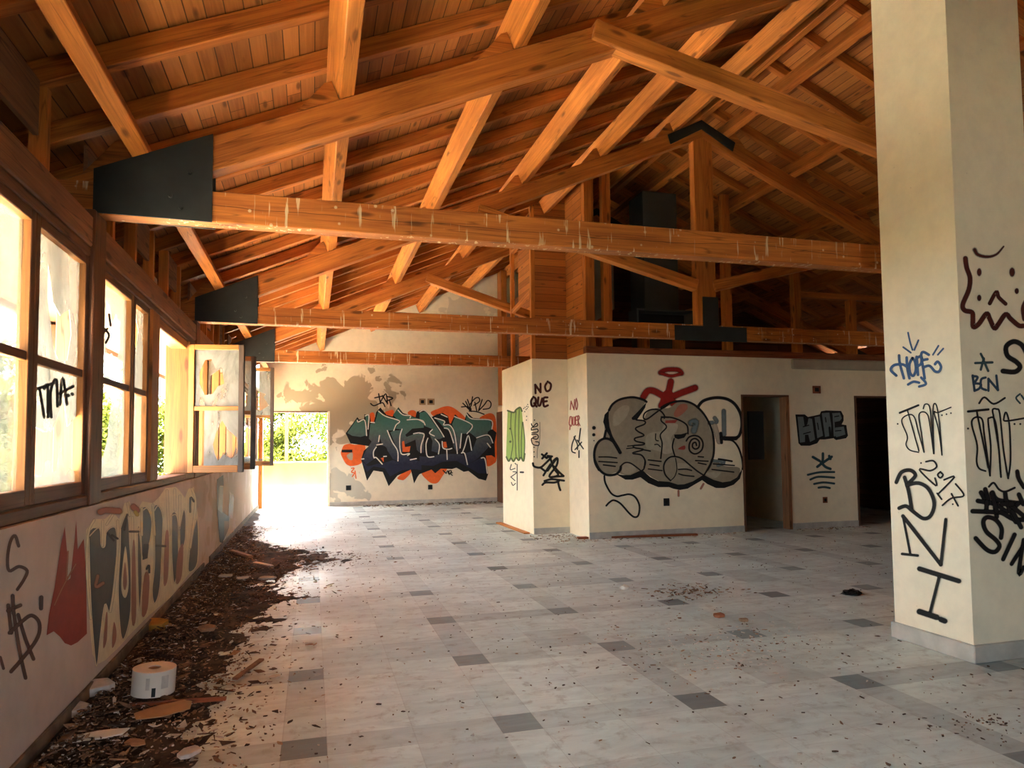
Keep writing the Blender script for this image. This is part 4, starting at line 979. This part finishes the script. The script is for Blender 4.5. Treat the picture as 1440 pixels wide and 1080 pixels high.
g.strokes(B, [[(0,265),(70,255),(200,430),(265,535)],[(0,350),(40,365),(60,405)],[(140,455),(108,495),(160,525)],[(0,495),(50,510),(20,620),(15,705)],[(90,550),(70,620),(85,745),(155,750)],[(170,560),(215,620),(205,720)],[(165,330),(270,365),(260,405),(330,410),(380,500),(410,715)],[(270,440),(320,460),(370,600)],[(245,585),(255,655),(310,670),(350,660)],[(295,670),(300,780)],[(380,315),(570,405),(515,500)],[(455,500),(440,655)],[(465,705),(490,640),(530,520),(565,680)],[(455,710),(490,715),(520,835)],[(510,285),(570,340),(775,355),(785,450)],[(620,545),(745,515),(795,600)],[(670,765),(710,775),(735,930)],[(235,290),(300,320)],[(735,605),(770,650)]], 10, WHT)
g.fill(A, [(35,558),(150,558),(150,588),(35,588)], BLK)
g.strokes(A, [[(140,760),(170,760),(140,800),(172,812),(150,850)],[(180,790),(190,870)]], 9, ORG)
g.fill(A, [(90,620),(150,590),(150,670),(110,660)], PALE, True)
t1 = K(460,480,4)
g.strokes(t1, [[(245,350),(265,362),(310,345),(325,367)],[(290,295),(300,350)],[(268,318),(312,308)],[(300,342),(330,295),(340,352)],[(335,310),(370,320),(330,337)],[(350,330),(360,362)],[(312,305),(336,345)]], 6, BLK)
g.strokes(B, [[(455,210),(530,210),(560,260)],[(470,170),(550,250)],[(500,150),(540,230)],[(520,130),(560,240)],[(575,100),(560,200)],[(550,180),(600,120),(640,110),(650,150),(590,192)],[(600,160),(620,250)],[(680,130),(640,250)],[(640,252),(700,190),(740,140),(775,170),(760,222),(690,236)],[(540,255),(620,262),(700,290)]], 11, BLK)
g.strokes(B, [[(255,900),(290,932)],[(290,925),(306,903),(312,932)],[(322,945),(320,905),(346,905),(335,927)],[(356,952),(330,932),(356,925)]], 10, BLK)
g.done()
# --- parapet under the windows
g = Coat(wl, 'brown S and dollar sign, red shape and slate and cream lettering, painted dark hole', 0, XL, 1, 1.5)
a = K(0, 720, 4.5)
g.strokes(a, [[(118,215),(95,150),(65,190),(48,290),(58,372),(120,345),(172,372),(150,430),(110,490)]], 17, BRN)
g.strokes(a, [[(80,530),(85,640)],[(52,590),(72,765)],[(50,625),(130,590)],[(85,620),(120,860),(162,1050)],[(115,650),(160,800),(212,930)],[(60,765),(140,692),(200,655),(248,700),(240,790),(165,900),(70,1010)]], 20, BRN); g.stroke(a, [(262,540),(260,610)], 22, BRN); g.stroke(a, [(2,920),(22,990)], 16, BRN)
g.fill(a, [(410,90),(385,210),(345,480),(310,650),(295,780),(340,755),(380,790),(410,830),(450,845),(490,825),(550,770),(545,400),(530,170),(492,235),(482,50),(472,180),(445,420),(415,440),(425,260)], BRICK)
g.strokes(a, [[(345,590),(400,470),(480,330)],[(430,250),(420,430)]], 10, PRED, soft=.4)
m7 = K(100, 670, 4.0)
g.fill(m7, [(85,300),(130,240),(190,240),(235,200),(270,240),(300,150),(330,140),(340,200),(380,180),(400,140),(460,150),(500,110),(530,65),(590,60),(610,80),(640,120),(660,70),(690,60),(710,200),(718,260),(712,480),(670,540),(560,680),(440,780),(320,900),(280,950),(190,1035),(150,1055),(120,1000),(95,700),(80,450)], CREAM)
for q in ([(100,340),(150,290),(165,310),(170,390),(190,390),(200,310),(250,290),(257,420),(240,640),(215,760),(190,720),(165,900),(150,1045),(135,1030),(110,700)], [(278,290),(310,210),(325,260),(330,380),(337,500),(335,760),(302,905),(278,880),(264,640),(275,420)], [(372,330),(385,300),(400,560),(385,760),(375,600)], [(395,200),(430,180),(455,260),(440,380),(405,460),(395,400)], [(465,200),(490,165),(515,220),(515,330),(500,620),(470,715),(455,640),(470,480)], [(565,220),(600,240),(602,500),(578,600),(565,420)], [(610,300),(630,190),(646,220),(642,360),(615,420)], [(665,420),(710,230),(712,480),(660,535)]):
    g.fill(m7, q, SLATE, True); g.stroke(m7, q + [q[0]], 7, CREAM, soft=.4)
g.strokes(m7, [[(178,250),(176,390)],[(130,245),(95,330),(90,560),(110,800)],[(235,215),(200,270)],[(262,250),(262,400),(240,640),(220,760)],[(318,150),(330,220)],[(345,230),(350,500)],[(398,180),(398,330)],[(460,160),(470,330)],[(540,80),(550,330)],[(582,75),(585,190)],[(612,110),(610,280)],[(680,70),(700,140),(690,260),(670,400)]], 13, CREAM, soft=.4)
g.fill(m7, [(302,400),(282,590),(290,668),(310,678),(324,600),(314,440)], CREAM, True); g.fill(m7, [(303,480),(292,600),(303,640),(314,590)], PINK, True)
for q in ([(345,400),(360,400),(366,780),(340,805)], [(410,560),(440,560),(430,745),(398,780)], [(530,330),(550,330),(545,565),(520,600)], [(600,440),(630,380),(622,560),(590,600)], [(195,780),(205,780),(200,920),(180,960)], [(240,820),(255,870),(250,930),(230,960)]): g.fill(m7, q, PINK, True)
g.strokes(m7, [[(165,200),(200,190),(270,195)],[(350,170),(370,190)]], 34, PRED, soft=.4)
g.strokes(m7, [[(205,320),(240,360)],[(230,330),(262,350)],[(300,300),(315,215)],[(330,310),(380,310)],[(480,390),(530,392)],[(425,520),(438,500),(440,540)],[(670,200),(672,120),(690,140)]], 10, BLK)
g.fill(m7, [(408,380),(438,380),(430,460),(402,470)], BLK)
g.stroke(m7, [(150,560),(140,620),(180,600)], 22, PINK, soft=.3); g.stroke(m7, [(362,200),(372,215)], 18, paint_mat((0.5,0.36,0.05)))
h8 = K(200, 660, 7.717)
g.fill(h8, [(810,110),(880,60),(885,180),(840,180),(832,430),(945,520),(940,640),(870,800),(840,790),(815,480)], BLK)  # darkness of a broken wall recess painted flat, not lettering
g.fill(h8, [(842,182),(880,190),(870,480),(826,440)], STEELG); g.fill(h8, [(950,240),(995,290),(985,540),(935,518)], BRN); g.fill(h8, [(890,560),(940,560),(935,650),(890,740)], paint_mat((0.2,0.09,0.03)))
g.done()
# tag on the broken pane (on the glass itself)
def glass_tag():
    g = Coat(w2, 'black tag sprayed on the broken glass', 0, XF - .036 + .0, 1)
    a = K(0, 240, 2.25)
    g.strokes(a, [[(118,690),(170,672)],[(125,690),(140,780)],[(140,690),(150,680),(152,780)],[(162,780),(160,700),(178,660),(182,745)],[(190,740),(198,655),(212,740)],[(188,705),(232,682)],[(215,710),(217,712)],[(228,706),(230,708)]], 7, BLK)
    g.done()
glass_tag()
g = Coat(w3, 'black mark on the glass', 0, XF - .036, 1)
g.strokes(K(0, 240, 2.25), [[(345,455),(350,490)],[(330,500),(345,520),(335,545)],[(322,520),(340,500)]], 6, BLK)
g.done()

# ------------------------------------------------------------------ wall fittings
def fitting(name, px, py, axis, val, sgn, w, h, label, mat, cat):
    p = on_plane(px, py, axis, val)
    lo = [p.x - w/2, p.y - .004, p.z - h/2]; hi = [p.x + w/2, p.y + .002, p.z + h/2]
    lo[axis], hi[axis] = (val - .012, val - .001)
    e = empty(name, tuple(p), label, cat)
    box('face_plate', lo, hi, M[mat], e, bevel=.002)
    q = list(lo), list(hi)
    f = .25
    a = [lo[0] + w * f, lo[1], lo[2] + h * f]; b = [hi[0] - w * f, hi[1], hi[2] - h * f]
    a[axis], b[axis] = val - .016, val - .0121
    box('recess', a, b, M['dark'], e)
fitting('wall_socket', 937, 706, 1, YM, -1, .10, .12, 'black socket under the grey bubble graffiti', 'black', 'socket')
fitting('wall_socket', 1160, 703, 1, YM, -1, .09, .10, 'small black socket between the two doorways', 'redplank', 'socket')
fitting('wall_socket', 605, 685, 1, YB, -1, .11, .12, 'black socket under the middle of the teal mural', 'black', 'socket')
fitting('wall_socket', 490, 686, 1, YB, -1, .12, .12, 'black socket left of the mural near the back opening', 'black', 'socket')
fitting('wall_vent', 1148, 548, 1, YM, -1, .16, .13, 'brown vent hole above the blocky HOPE', 'redplank', 'vent')
fitting('wall_vent', 594, 565, 1, YB, -1, .16, .16, 'left one of two brown vent holes above the mural', 'card', 'vent')
fitting('wall_vent', 606, 565, 1, YB, -1, .18, .16, 'right one of two brown vent holes above the mural', 'card', 'vent')

# ------------------------------------------------------------------ rubbish on the floor
def fl(px, py, z=0.0): return on_plane(px, py, 2, z)

# heap of soil and rot along the parapet
def heap():
    bm = bmesh.new()
    nx, ny = 60, 260
    x0, x1, y0, y1 = XL + .005, 1.2, 2.4, 16.5
    grid = []
    for j in range(ny + 1):
        y = y0 + (y1 - y0) * j / ny
        # reach of the dirt from the wall
        reach = 0.55 + 0.18 * math.sin(y * 1.3)
        for (c, w, r) in ((7.4, .55, .75), (6.3, .4, .35), (9.6, .9, 1.25), (8.5, .5, .5), (4.6, .6, .3), (3.3, .9, .45)):
            reach += r * math.exp(-((y - c) / w) ** 2)
        if y > 11: reach *= max(0.25, 1 - (y - 11) / 5)
        row = []
        for i in range(nx + 1):
            x = x0 + (x1 - x0) * i / nx
            d = (x - x0) / reach
            n = noise.noise(Vector((x * 3.1, y * 2.2, 0))) * .5 + noise.noise(Vector((x * 9, y * 7, 3))) * .35 + noise.noise(Vector((x * 27, y * 22, 9))) * .25
            z = 0.035 * (1 - d * 1.15) + 0.030 * n
            row.append(bm.verts.new((x, y, max(-.02, min(z, .09)))))
        grid.append(row)
    for j in range(ny):
        for i in range(nx):
            q = [grid[j][i], grid[j][i+1], grid[j+1][i+1], grid[j+1][i]]
            if max(v.co.z for v in q) > -.004: bm.faces.new(q)
    for v in [v for v in bm.verts if not v.link_faces]: bm.verts.remove(v)
    me = mesh_of(bm, smooth=True)
    tag(link('dirt', me, M['dirt']), 'dark soil and rot heaped along the window parapet', 'dirt', None, 'stuff')
heap()

def chips(name, label, n, where, sizes, mats, weights, flat=0.5, seed=1):
    rg = random.Random(seed)
    bm = bmesh.new()
    for _ in range(n):
        x, y, z = where(rg)
        L = rg.uniform(sizes[0], sizes[1]) if rg.random() < .35 else rg.uniform(sizes[0], (sizes[0] + sizes[1]) / 2); W = L * rg.uniform(.12, .6); t = rg.uniform(.002, .007)
        mw = Matrix.Translation((x, y, z + t)) @ Matrix.Rotation(rg.uniform(0, 6.28), 4, 'Z') @ Matrix.Rotation(rg.gauss(0, flat * .35), 4, 'X') @ Matrix.Rotation(rg.gauss(0, flat * .25), 4, 'Y')
        k = rg.choice((3, 4, 4, 5))
        ring = []
        for i in range(k):
            a = 6.283 * i / k + rg.uniform(-.4, .4)
            ring.append((L / 2 * math.cos(a), W / 2 * math.sin(a)))
        va = [bm.verts.new(mw @ Vector((p[0], p[1], t / 2))) for p in ring]; vb = [bm.verts.new(mw @ Vector((p[0], p[1], -t / 2))) for p in ring]
        mi = rg.choices(range(len(mats)), weights)[0]
        fs = [bm.faces.new(va), bm.faces.new(vb[::-1])] + [bm.faces.new([va[i], vb[i], vb[(i+1) % k], va[(i+1) % k]]) for i in range(k)]
        for f in fs: f.material_index = mi
    return tag(link(name, mesh_of(bm), [M[m] for m in mats]), label, 'debris', None, 'stuff')

def near_wall(rg):
    y = rg.uniform(2.4, 13.5)
    if rg.random() < .6: y = rg.choice((3.4, 4.3, 5.2, 7.3, 9.4, 8.4)) + rg.gauss(0, .7)
    r = abs(rg.gauss(0, .40))
    if y > 11: r *= .5
    r *= 1 + .9 * math.exp(-((y - 9.5) / .8) ** 2) + .35 * math.exp(-((y - 7.4) / .5) ** 2)
    return min(XL + .06 + r, 1.0), y, 0.008 + max(0, .05 * (1 - r / .6))
def open_floor(rg):
    while True:
        x, y = rg.uniform(-.7, 9.0), 2.2 + 13 * rg.random() ** 1.4
        if (y < 10.0 or x < 3.35) and not (CX0 - .06 < x < CX1 + .06 and CY0 - .06 < y < CY1 + .06): return x, y, 0.0
CH = ['chip_dark', 'chip_brown', 'chip_tan', 'chip_pale']
chips('debris', 'bark, splinters and plaster bits strewn along the parapet', 11000, near_wall, (.008, .055), CH, (4.5, 5, 1.4, 0.8), 1.0, 3)
chips('debris', 'long splinters and plaster flakes on top of the soil', 420, near_wall, (.05, .16), CH, (4, 3, 2, 1.5), .8, 4)
chips('debris', 'small dark crumbs scattered across the tiled floor', 2300, open_floor, (.006, .036), CH, (6, 2, 1, 1.5), .5, 5)
pc = fl(965, 834)
chips('debris', 'small heap of brown splinters on the floor left of the column', 170, lambda rg: (pc.x + rg.gauss(0, .26), pc.y + rg.gauss(0, .16), abs(rg.gauss(0, .012))), (.02, .085), CH, (2, 5, 4, 1), .8, 8)
chips('debris', 'plaster crumbs along the foot of the middle walls', 420, lambda rg: rg.choice(((rg.uniform(7.7, 9.1), YM - .03 - abs(rg.gauss(0, .12)), 0), (rg.uniform(3.45, 6.6), rg.choice((YM, 10.9 if rg.random() < .3 else YM)) - .05 - abs(rg.gauss(0, .18)), 0), (rg.uniform(3.3, 4.0), 10.55 + rg.gauss(0, .25), 0))), (.02, .08), CH, (2, 2, 2, 3), .6, 11)
chips('debris', 'dark litter along the foot of the mural wall', 320, lambda rg: (rg.uniform(1.2, 4.5), YB - .05 - abs(rg.gauss(0, .35)), 0), (.04, .16), CH, (5, 3, 1, 1), .6, 12)
pc2 = fl(1000, 912)
chips('debris', 'pale plaster dust flecks on the floor before the column', 420, lambda rg: (pc2.x + rg.gauss(0, .45), pc2.y + rg.gauss(0, .35), 0), (.01, .045), CH, (1, 1, 1, 5), .3, 14)
pc3 = fl(1385, 1020)
chips('debris', 'patch of dark crumbs on the floor near the bottom right', 90, lambda rg: (pc3.x + rg.gauss(0, .16), pc3.y + rg.gauss(0, .08), 0), (.006, .025), CH, (5, 3, 1, 0), .4, 15)

def slab(name, px, py, L, W, t, rz, mat, label, cat, z=0.0, tilt=0.0, seed=1, n=7, group=None):
    """irregular flat fragment lying on the floor"""
    rg = random.Random(seed); p = fl(px, py)
    bm = bmesh.new(); ring = []
    for i in range(n):
        a = 6.283 * i / n + rg.uniform(-.25, .25)
        k = rg.uniform(.8, 1.1)
        ring.append((L / 2 * k * math.copysign(abs(math.cos(a)) ** .7, math.cos(a)), W / 2 * k * math.copysign(abs(math.sin(a)) ** .7, math.sin(a))))
    va = [bm.verts.new((*q, t)) for q in ring]; vb = [bm.verts.new((*q, 0)) for q in ring]
    bm.faces.new(va); bm.faces.new(vb[::-1])
    for i in range(n): bm.faces.new([va[i], vb[i], vb[(i+1) % n], va[(i+1) % n]])
    bevel_all(bm, min(t * .25, .004))
    mw = Matrix.Translation((p.x, p.y, z + .001 + abs(math.sin(tilt)) * W * .45)) @ Matrix.Rotation(rz, 4, 'Z') @ Matrix.Rotation(tilt, 4, 'X')
    return tag(link(name, mesh_of(bm), M[mat], None, mw), label, cat, group)

def stick(name, pa, pb, w, h, mat, label, cat, z=0.012, group=None):
    a, b = fl(*pa), fl(*pb)
    return beam(name, (a.x, a.y, z + h/2), (b.x, b.y, z + h/2), w, h, M[mat], bevel=.002, label=label, cat=cat, group=group)

# paper roll standing on its end
pr = fl(215, 984)
e = empty('paper_roll', (pr.x, pr.y, .012), 'white paper label roll standing on the rubble by the parapet', 'paper roll')
def ring_mesh(r0, r1, z0, z1, seg=48):
    bm = bmesh.new(); R4 = []
    for i in range(seg):
        a = 6.2832 * i / seg
        R4.append([bm.verts.new((r * math.cos(a), r * math.sin(a), z)) for r, z in ((r1, z0), (r1, z1), (r0, z1), (r0, z0))])
    for i in range(seg):
        p, q = R4[i], R4[(i + 1) % seg]
        for j in range(4): bm.faces.new([p[j], q[j], q[(j+1) % 4], p[(j+1) % 4]])
    return mesh_of(bm, smooth=False)
RR, RHT = .115, .140
mwr = Matrix.Translation((pr.x, pr.y, .045)) @ Matrix.Rotation(R(3), 4, 'Y')
winding = link('paper_winding', ring_mesh(.035, RR, 0, RHT), M['paper'], e, mwr)
link('core', ring_mesh(.026, .0345, .002, RHT - .004), M['card'], e, mwr)
bm = bmesh.new(); bm_box(bm, (-.03, -RR - .003, .05), (.03, -RR + .02, .13)); me = mesh_of(bm)
bm = bmesh.new()
for q0, q1, z0, z1 in ((-.6, -.1, .03, .15), ):
    pass
bm.free()
# wide pale label wrapped on the side, dark torn hole in it
def arc_patch(a0, a1, z0, z1, r, n=10):
    bm = bmesh.new(); prev = None
    for i in range(n + 1):
        a = a0 + (a1 - a0) * i / n
        cur = [bm.verts.new((rr * math.cos(a), rr * math.sin(a), z)) for rr, z in ((r, z0), (r, z1), (r - .002, z1), (r - .002, z0))]
        if prev:
            for j in range(4): bm.faces.new([prev[j], cur[j], cur[(j+1) % 4], prev[(j+1) % 4]])
        else: bm.faces.new(cur)
        prev = cur
    bm.faces.new(prev[::-1])
    return mesh_of(bm)
tag(link('torn_patch', arc_patch(R(-84), R(-74), .006, .055, RR + .0025), M['black'], winding, mwr), 'dark torn patch')
tag(link('printed_label', arc_patch(R(-60), R(-40), .045, .115, RR + .0025), M['chip_pale'], winding, mwr), 'faint printed label')
tag(link('printed_label', arc_patch(R(-100), R(-90), .045, .11, RR + .0025), M['chip_pale'], winding, mwr), 'faint printed label')

stick('wood_batten', (182, 1002), (318, 992), .03, .018, 'redplank', 'long orange-brown batten lying in front of the paper roll', 'batten', .03)
slab('plaster_chunk', 138, 983, .17, .13, .05, R(20), 'chip_pale', 'white plaster chunk left of the paper roll', 'plaster', .03, .2, 21)
slab('plaster_chunk', 104, 1012, .15, .12, .045, R(60), 'chip_pale', 'grey plaster chunk at the wall foot, nearer than the white one', 'plaster', .02, .1, 22)
slab('paper_sheet', 130, 1050, .30, .085, .008, R(12), 'paper', 'white torn sheet lying near the bottom left corner', 'paper', .04, .15, 23, 9)
slab('card_piece', 230, 1010, .30, .16, .006, R(30), 'card', 'flat brown card between the batten and the wall', 'card', .035, .05, 24)
slab('card_piece', 190, 1055, .12, .07, .006, R(-30), 'chip_tan', 'small tan card scrap at the bottom edge', 'card', .03, .1, 25)
slab('plaster_chunk', 265, 1068, .13, .08, .02, R(40), 'chip_pale', 'pinkish plaster flake at the bottom edge', 'plaster', .02, .05, 26)
slab('foam_lump', 215, 890, .22, .16, .05, R(10), 'yellow', 'yellowish foam lump against the parapet', 'foam', .03, .15, 27)
slab('wood_wedge', 291, 893, .16, .09, .03, R(35), 'chip_tan', 'pale orange wood wedge beyond the paper roll', 'wood', .03, .25, 28, 5)
stick('wood_batten', (330, 960), (368, 932), .035, .015, 'chip_brown', 'grey-brown splintered lath right of the paper roll', 'lath', .015)
stick('white_strip', (358, 797), (382, 802), .045, .012, 'paper', 'white strip lying on the dark soil', 'strip', .05)
slab('paper_scrap', 318, 817, .16, .10, .015, R(0), 'chip_pale', 'left one of two pale scraps on the dark soil', 'paper', .045, .1, 31)
slab('paper_scrap', 341, 820, .15, .08, .015, R(20), 'chip_pale', 'right one of two pale scraps on the dark soil', 'paper', .045, .1, 32)
slab('paper_scrap', 376, 817, .2, .09, .02, R(-10), 'chip_pale', 'crumpled grey scrap at the tip of the dark soil', 'paper', .02, .1, 33)
stick('wood_batten', (325, 780), (352, 789), .06, .03, 'chip_tan', 'short brown board on the far dark heap', 'board', .04)
# planks by the middle walls
stick('wood_plank', (701, 736), (741, 751), .10, .022, 'pine_pale', 'orange plank at the foot of the green patch wall, outer one', 'plank', .002, 'planks on the floor by the stub')
stick('wood_plank', (712, 733), (744, 747), .09, .022, 'sash', 'orange plank at the foot of the green patch wall, inner one', 'plank', .002, 'planks on the floor by the stub')
stick('wood_plank', (812, 758), (980, 753), .09, .03, 'redplank', 'long red-brown plank lying along the middle wall', 'plank', .002)
slab('terracotta_shard', 1011, 868, .11, .07, .025, R(10), 'terracotta', 'reddish shard on the floor left of the column', 'shard', 0, .1, 41, 6)
slab('terracotta_shard', 1046, 874, .10, .06, .02, R(0), 'chip_tan', 'tan shard right of the reddish one', 'shard', 0, .1, 42, 6)
# crumpled black bag
p = fl(1198, 836)
bm = bmesh.new(); bmesh.ops.create_icosphere(bm, subdivisions=3, radius=1)
for v in bm.verts:
    n = noise.noise(v.co * 2.3) * .45 + noise.noise(v.co * 6) * .2
    v.co = Vector((v.co.x * .095 * (1 + n), v.co.y * .07 * (1 + n), max(0, (v.co.z + .6) * .028 * (1 + n))))
tag(link('plastic_bag', mesh_of(bm), M['black'], None, Matrix.Translation((p.x, p.y, .001)) @ Matrix.Rotation(.2, 4, 'Z')), 'crumpled black bag on the floor left of the column', 'bag')
p = fl(878, 829)
bm = bmesh.new(); bmesh.ops.create_icosphere(bm, subdivisions=2, radius=1)
for v in bm.verts:
    n = noise.noise(v.co * 2.3) * .5
    v.co = Vector((v.co.x * .05 * (1 + n), v.co.y * .035 * (1 + n), max(0, (v.co.z + .7) * .03 * (1 + n))))
tag(link('paper_scrap', mesh_of(bm), M['paper'], None, Matrix.Translation((p.x, p.y, .001))), 'small crumpled white paper in the middle of the floor', 'paper')

# ------------------------------------------------------------------ plants outside
def tree(name, loc, h, r, n, mat, label, cat, trunk=.05, bare=False, low=.15, leaf=.11, seed=0):
    rg = random.Random(seed)
    e = empty(name, loc, label, cat, 'plants outside the windows')
    bm = bmesh.new()
    def limb(a, b, r0, r1, seg=6):
        X = (b - a).normalized(); Y = X.orthogonal().normalized(); Z = X.cross(Y); rings = []
        for t, rr in ((0, r0), (.5, (r0 + r1) / 2), (1, r1)):
            c = a.lerp(b, t) + (Y * rg.uniform(-.03, .03) * h if t == .5 else Vector())
            rings.append([bm.verts.new(c + (Y * math.cos(6.283 * i / seg) + Z * math.sin(6.283 * i / seg)) * rr) for i in range(seg)])
        for p, q in zip(rings, rings[1:]):
            for i in range(seg): bm.faces.new([p[i], p[(i+1) % seg], q[(i+1) % seg], q[i]])
    base = Vector((0, 0, -.3)); top = Vector((rg.uniform(-.2, .2), rg.uniform(-.2, .2), h * .8))
    limb(base, top, trunk, trunk * .3)
    tips = []
    for i in range(14 if bare else 9):
        s = base.lerp(top, rg.uniform(.3, .95)); d = Vector((rg.gauss(0, 1), rg.gauss(0, 1), rg.uniform(.1, 1.2))).normalized() * r * rg.uniform(.5, 1)
        limb(s, s + d, trunk * .4, trunk * .08); tips.append((s, s + d))
        if bare:
            for _ in range(5):
                t = s + d * rg.uniform(.3, 1); d2 = Vector((rg.gauss(0, 1), rg.gauss(0, 1), rg.gauss(0, 1))).normalized() * r * .4
                limb(t, t + d2, trunk * .14, trunk * .04, 4)
    link('trunk', mesh_of(bm), M['bark'], e, Matrix.Translation(loc))
    if n:
        bm = bmesh.new()
        clumps = [(Vector((rg.gauss(0, r * .45), rg.gauss(0, r * .45), h * rg.uniform(low, .95))), r * rg.uniform(.25, .5)) for _ in range(16)]
        for _ in range(n):
            c, cr = rg.choice(clumps)
            p = c + Vector((rg.gauss(0, 1), rg.gauss(0, 1), rg.gauss(0, .8))) * cr * .6
            p.z = max(.02, p.z)
            q = Matrix.Rotation(rg.uniform(0, 6.28), 3, 'Z') @ Matrix.Rotation(rg.uniform(-1.2, 1.2), 3, 'X')
            s = leaf * rg.uniform(.6, 1.3)
            bm.faces.new([bm.verts.new(p + q @ Vector(k)) for k in ((0, 0, 0), (s * .3, s * .5, .02), (0, s, 0), (-s * .3, s * .5, .02))])
        link('foliage', mesh_of(bm), M[mat], e, Matrix.Translation(loc))
    return e
for i, (x, y, h, r, n, mt, lb) in enumerate((
    (-4.3, 9.0, 1.9, .9, 1500, 'leaf2', 'yellow-green bush outside, behind the nearest windows'),
    (-6.2, 13.5, 3.0, 1.4, 2200, 'leaf', 'green bush outside, behind the broken third window'),
    (-5.6, 18.5, 2.6, 1.3, 2000, 'leaf2', 'yellow-green bush seen through the open gap'),
    (-7.5, 24.0, 4.2, 1.9, 2600, 'leaf', 'tall green bush seen far through the open gap'),
    (-3.4, 26.5, 2.6, 1.4, 2200, 'leaf2', 'bright bush beyond the porch at its left'),
    (-0.9, 28.0, 3.1, 1.5, 2400, 'leaf2', 'bright bush beyond the porch, behind its slim post'),
    (1.6, 30.0, 2.8, 1.6, 2400, 'leaf', 'darker bush beyond the porch at its right'),
    (-8.5, 9.5, 3.2, 1.6, 2000, 'leaf', 'green bush far outside the first window'),
    (-5.6, 12.2, 1.8, 1.0, 1600, 'leaf2', 'low yellow-green bush outside the nearest window'),
    (-5.5, 16.3, 2.1, 1.1, 1700, 'leaf2', 'low yellow-green bush outside the tagged window'),
    (-5.4, 21.5, 2.2, 1.1, 1700, 'leaf', 'rounded green bush outside the window with the large hole'),
    (-4.9, 25.5, 2.8, 1.3, 2000, 'leaf2', 'bright bush straight through the open gap'),
    (-9.5, 30.0, 4.5, 2.2, 2400, 'leaf', 'big far bush behind the other bushes on the left'),
    (-3.0, 36.0, 4.0, 2.4, 2600, 'leaf', 'far wide bush beyond the porch on the left'),
    (1.2, 38.0, 4.2, 2.6, 2600, 'leaf', 'far wide bush beyond the porch on the right'))):
    tree('garden_bush', (x, y, -.05), h * 1.1, r, int(n * 2.2), mt, lb, 'bush', leaf=.17, seed=i + 3)
tree('bare_tree', (-3.3, 6.4, -.05), 4.2, 1.3, 0, 'leaf', 'thin bare tree right outside the nearest window', 'tree', .045, True, seed=31)
tree('bare_tree', (-4.6, 12.5, -.05), 4.6, 1.5, 0, 'leaf', 'thin bare tree outside the window with the large hole', 'tree', .05, True, seed=32)

# ------------------------------------------------------------------ light
W = bpy.data.worlds.new('World'); SC.world = W; W.use_nodes = True
nt = W.node_tree; nt.nodes.clear()
sky = nd(nt, 'ShaderNodeTexSky', sky_type='HOSEK_WILKIE', turbidity=7.0, ground_albedo=0.5, sun_direction=(-.72, -.25, .65))
col = mixc(nt, 0.8, sky.outputs[0], (0.80, 0.92, 1.0))
bg = nd(nt, 'ShaderNodeBackground', {0: col, 1: 2.7})
nt.links.new(bg.outputs[0], nd(nt, 'ShaderNodeOutputWorld').inputs[0])
sd = bpy.data.lights.new('sun', 'SUN'); sd.energy = 38.0; sd.angle = R(0.6); sd.color = (1.0, 0.93, 0.80)
so = bpy.data.objects.new('sun', sd); COL.objects.link(so)
so.rotation_euler = Vector((.56, .07, -1.0)).to_track_quat('-Z', 'Y').to_euler()
so.location = (-10, -4, 12)
def portal(loc, rot, sx, sy):
    d = bpy.data.lights.new('daylight_portal', 'AREA'); d.shape = 'RECTANGLE'; d.size = sx; d.size_y = sy
    d.cycles.is_portal = True
    o = bpy.data.objects.new('daylight_portal', d); COL.objects.link(o); o.location = loc; o.rotation_euler = rot
for a, b in ((1.05, 4.65), (4.89, 8.5), (8.74, 12.35), (12.59, 17.5)):
    portal((XF - .30, (a + b) / 2, 1.9), (0, R(-90), 0), 1.4, b - a)
portal((1.05, Y0 - .25, 1.1), (R(90), 0, 0), 0.9, 2.2)
portal((-.42, YB + .4, 1.2), (R(-90), 0, 0), 1.7, 2.3)

# ------------------------------------------------------------------ camera and colour
cd = bpy.data.cameras.new('camera'); cam = bpy.data.objects.new('camera', cd); COL.objects.link(cam)
cd.sensor_width = 36; cd.sensor_fit = 'HORIZONTAL'; cd.lens = F / 1440 * 36; cd.shift_y = (CY - 540) / 1440; cd.shift_x = 0; cd.clip_start = .05; cd.clip_end = 200
rx = Vector((CM[0][0], CM[1][0], CM[2][0])); up = -Vector((CM[0][1], CM[1][1], CM[2][1])); bk = -Vector((CM[0][2], CM[1][2], CM[2][2]))
cam.matrix_world = Matrix.Translation(EYE) @ Matrix((rx, up, bk)).transposed().to_4x4()
SC.camera = cam
vs = SC.view_settings
vs.view_transform = 'Standard'; vs.look = 'None'; vs.gamma = 1; vs.use_curve_mapping = False; vs.exposure = 3.55
cy = SC.cycles
cy.max_bounces = 10; cy.diffuse_bounces = 7; cy.glossy_bounces = 3; cy.transparent_max_bounces = 16; cy.transmission_bounces = 6
cy.caustics_reflective = False; cy.caustics_refractive = False; cy.sample_clamp_indirect = 8; cy.use_denoising = True
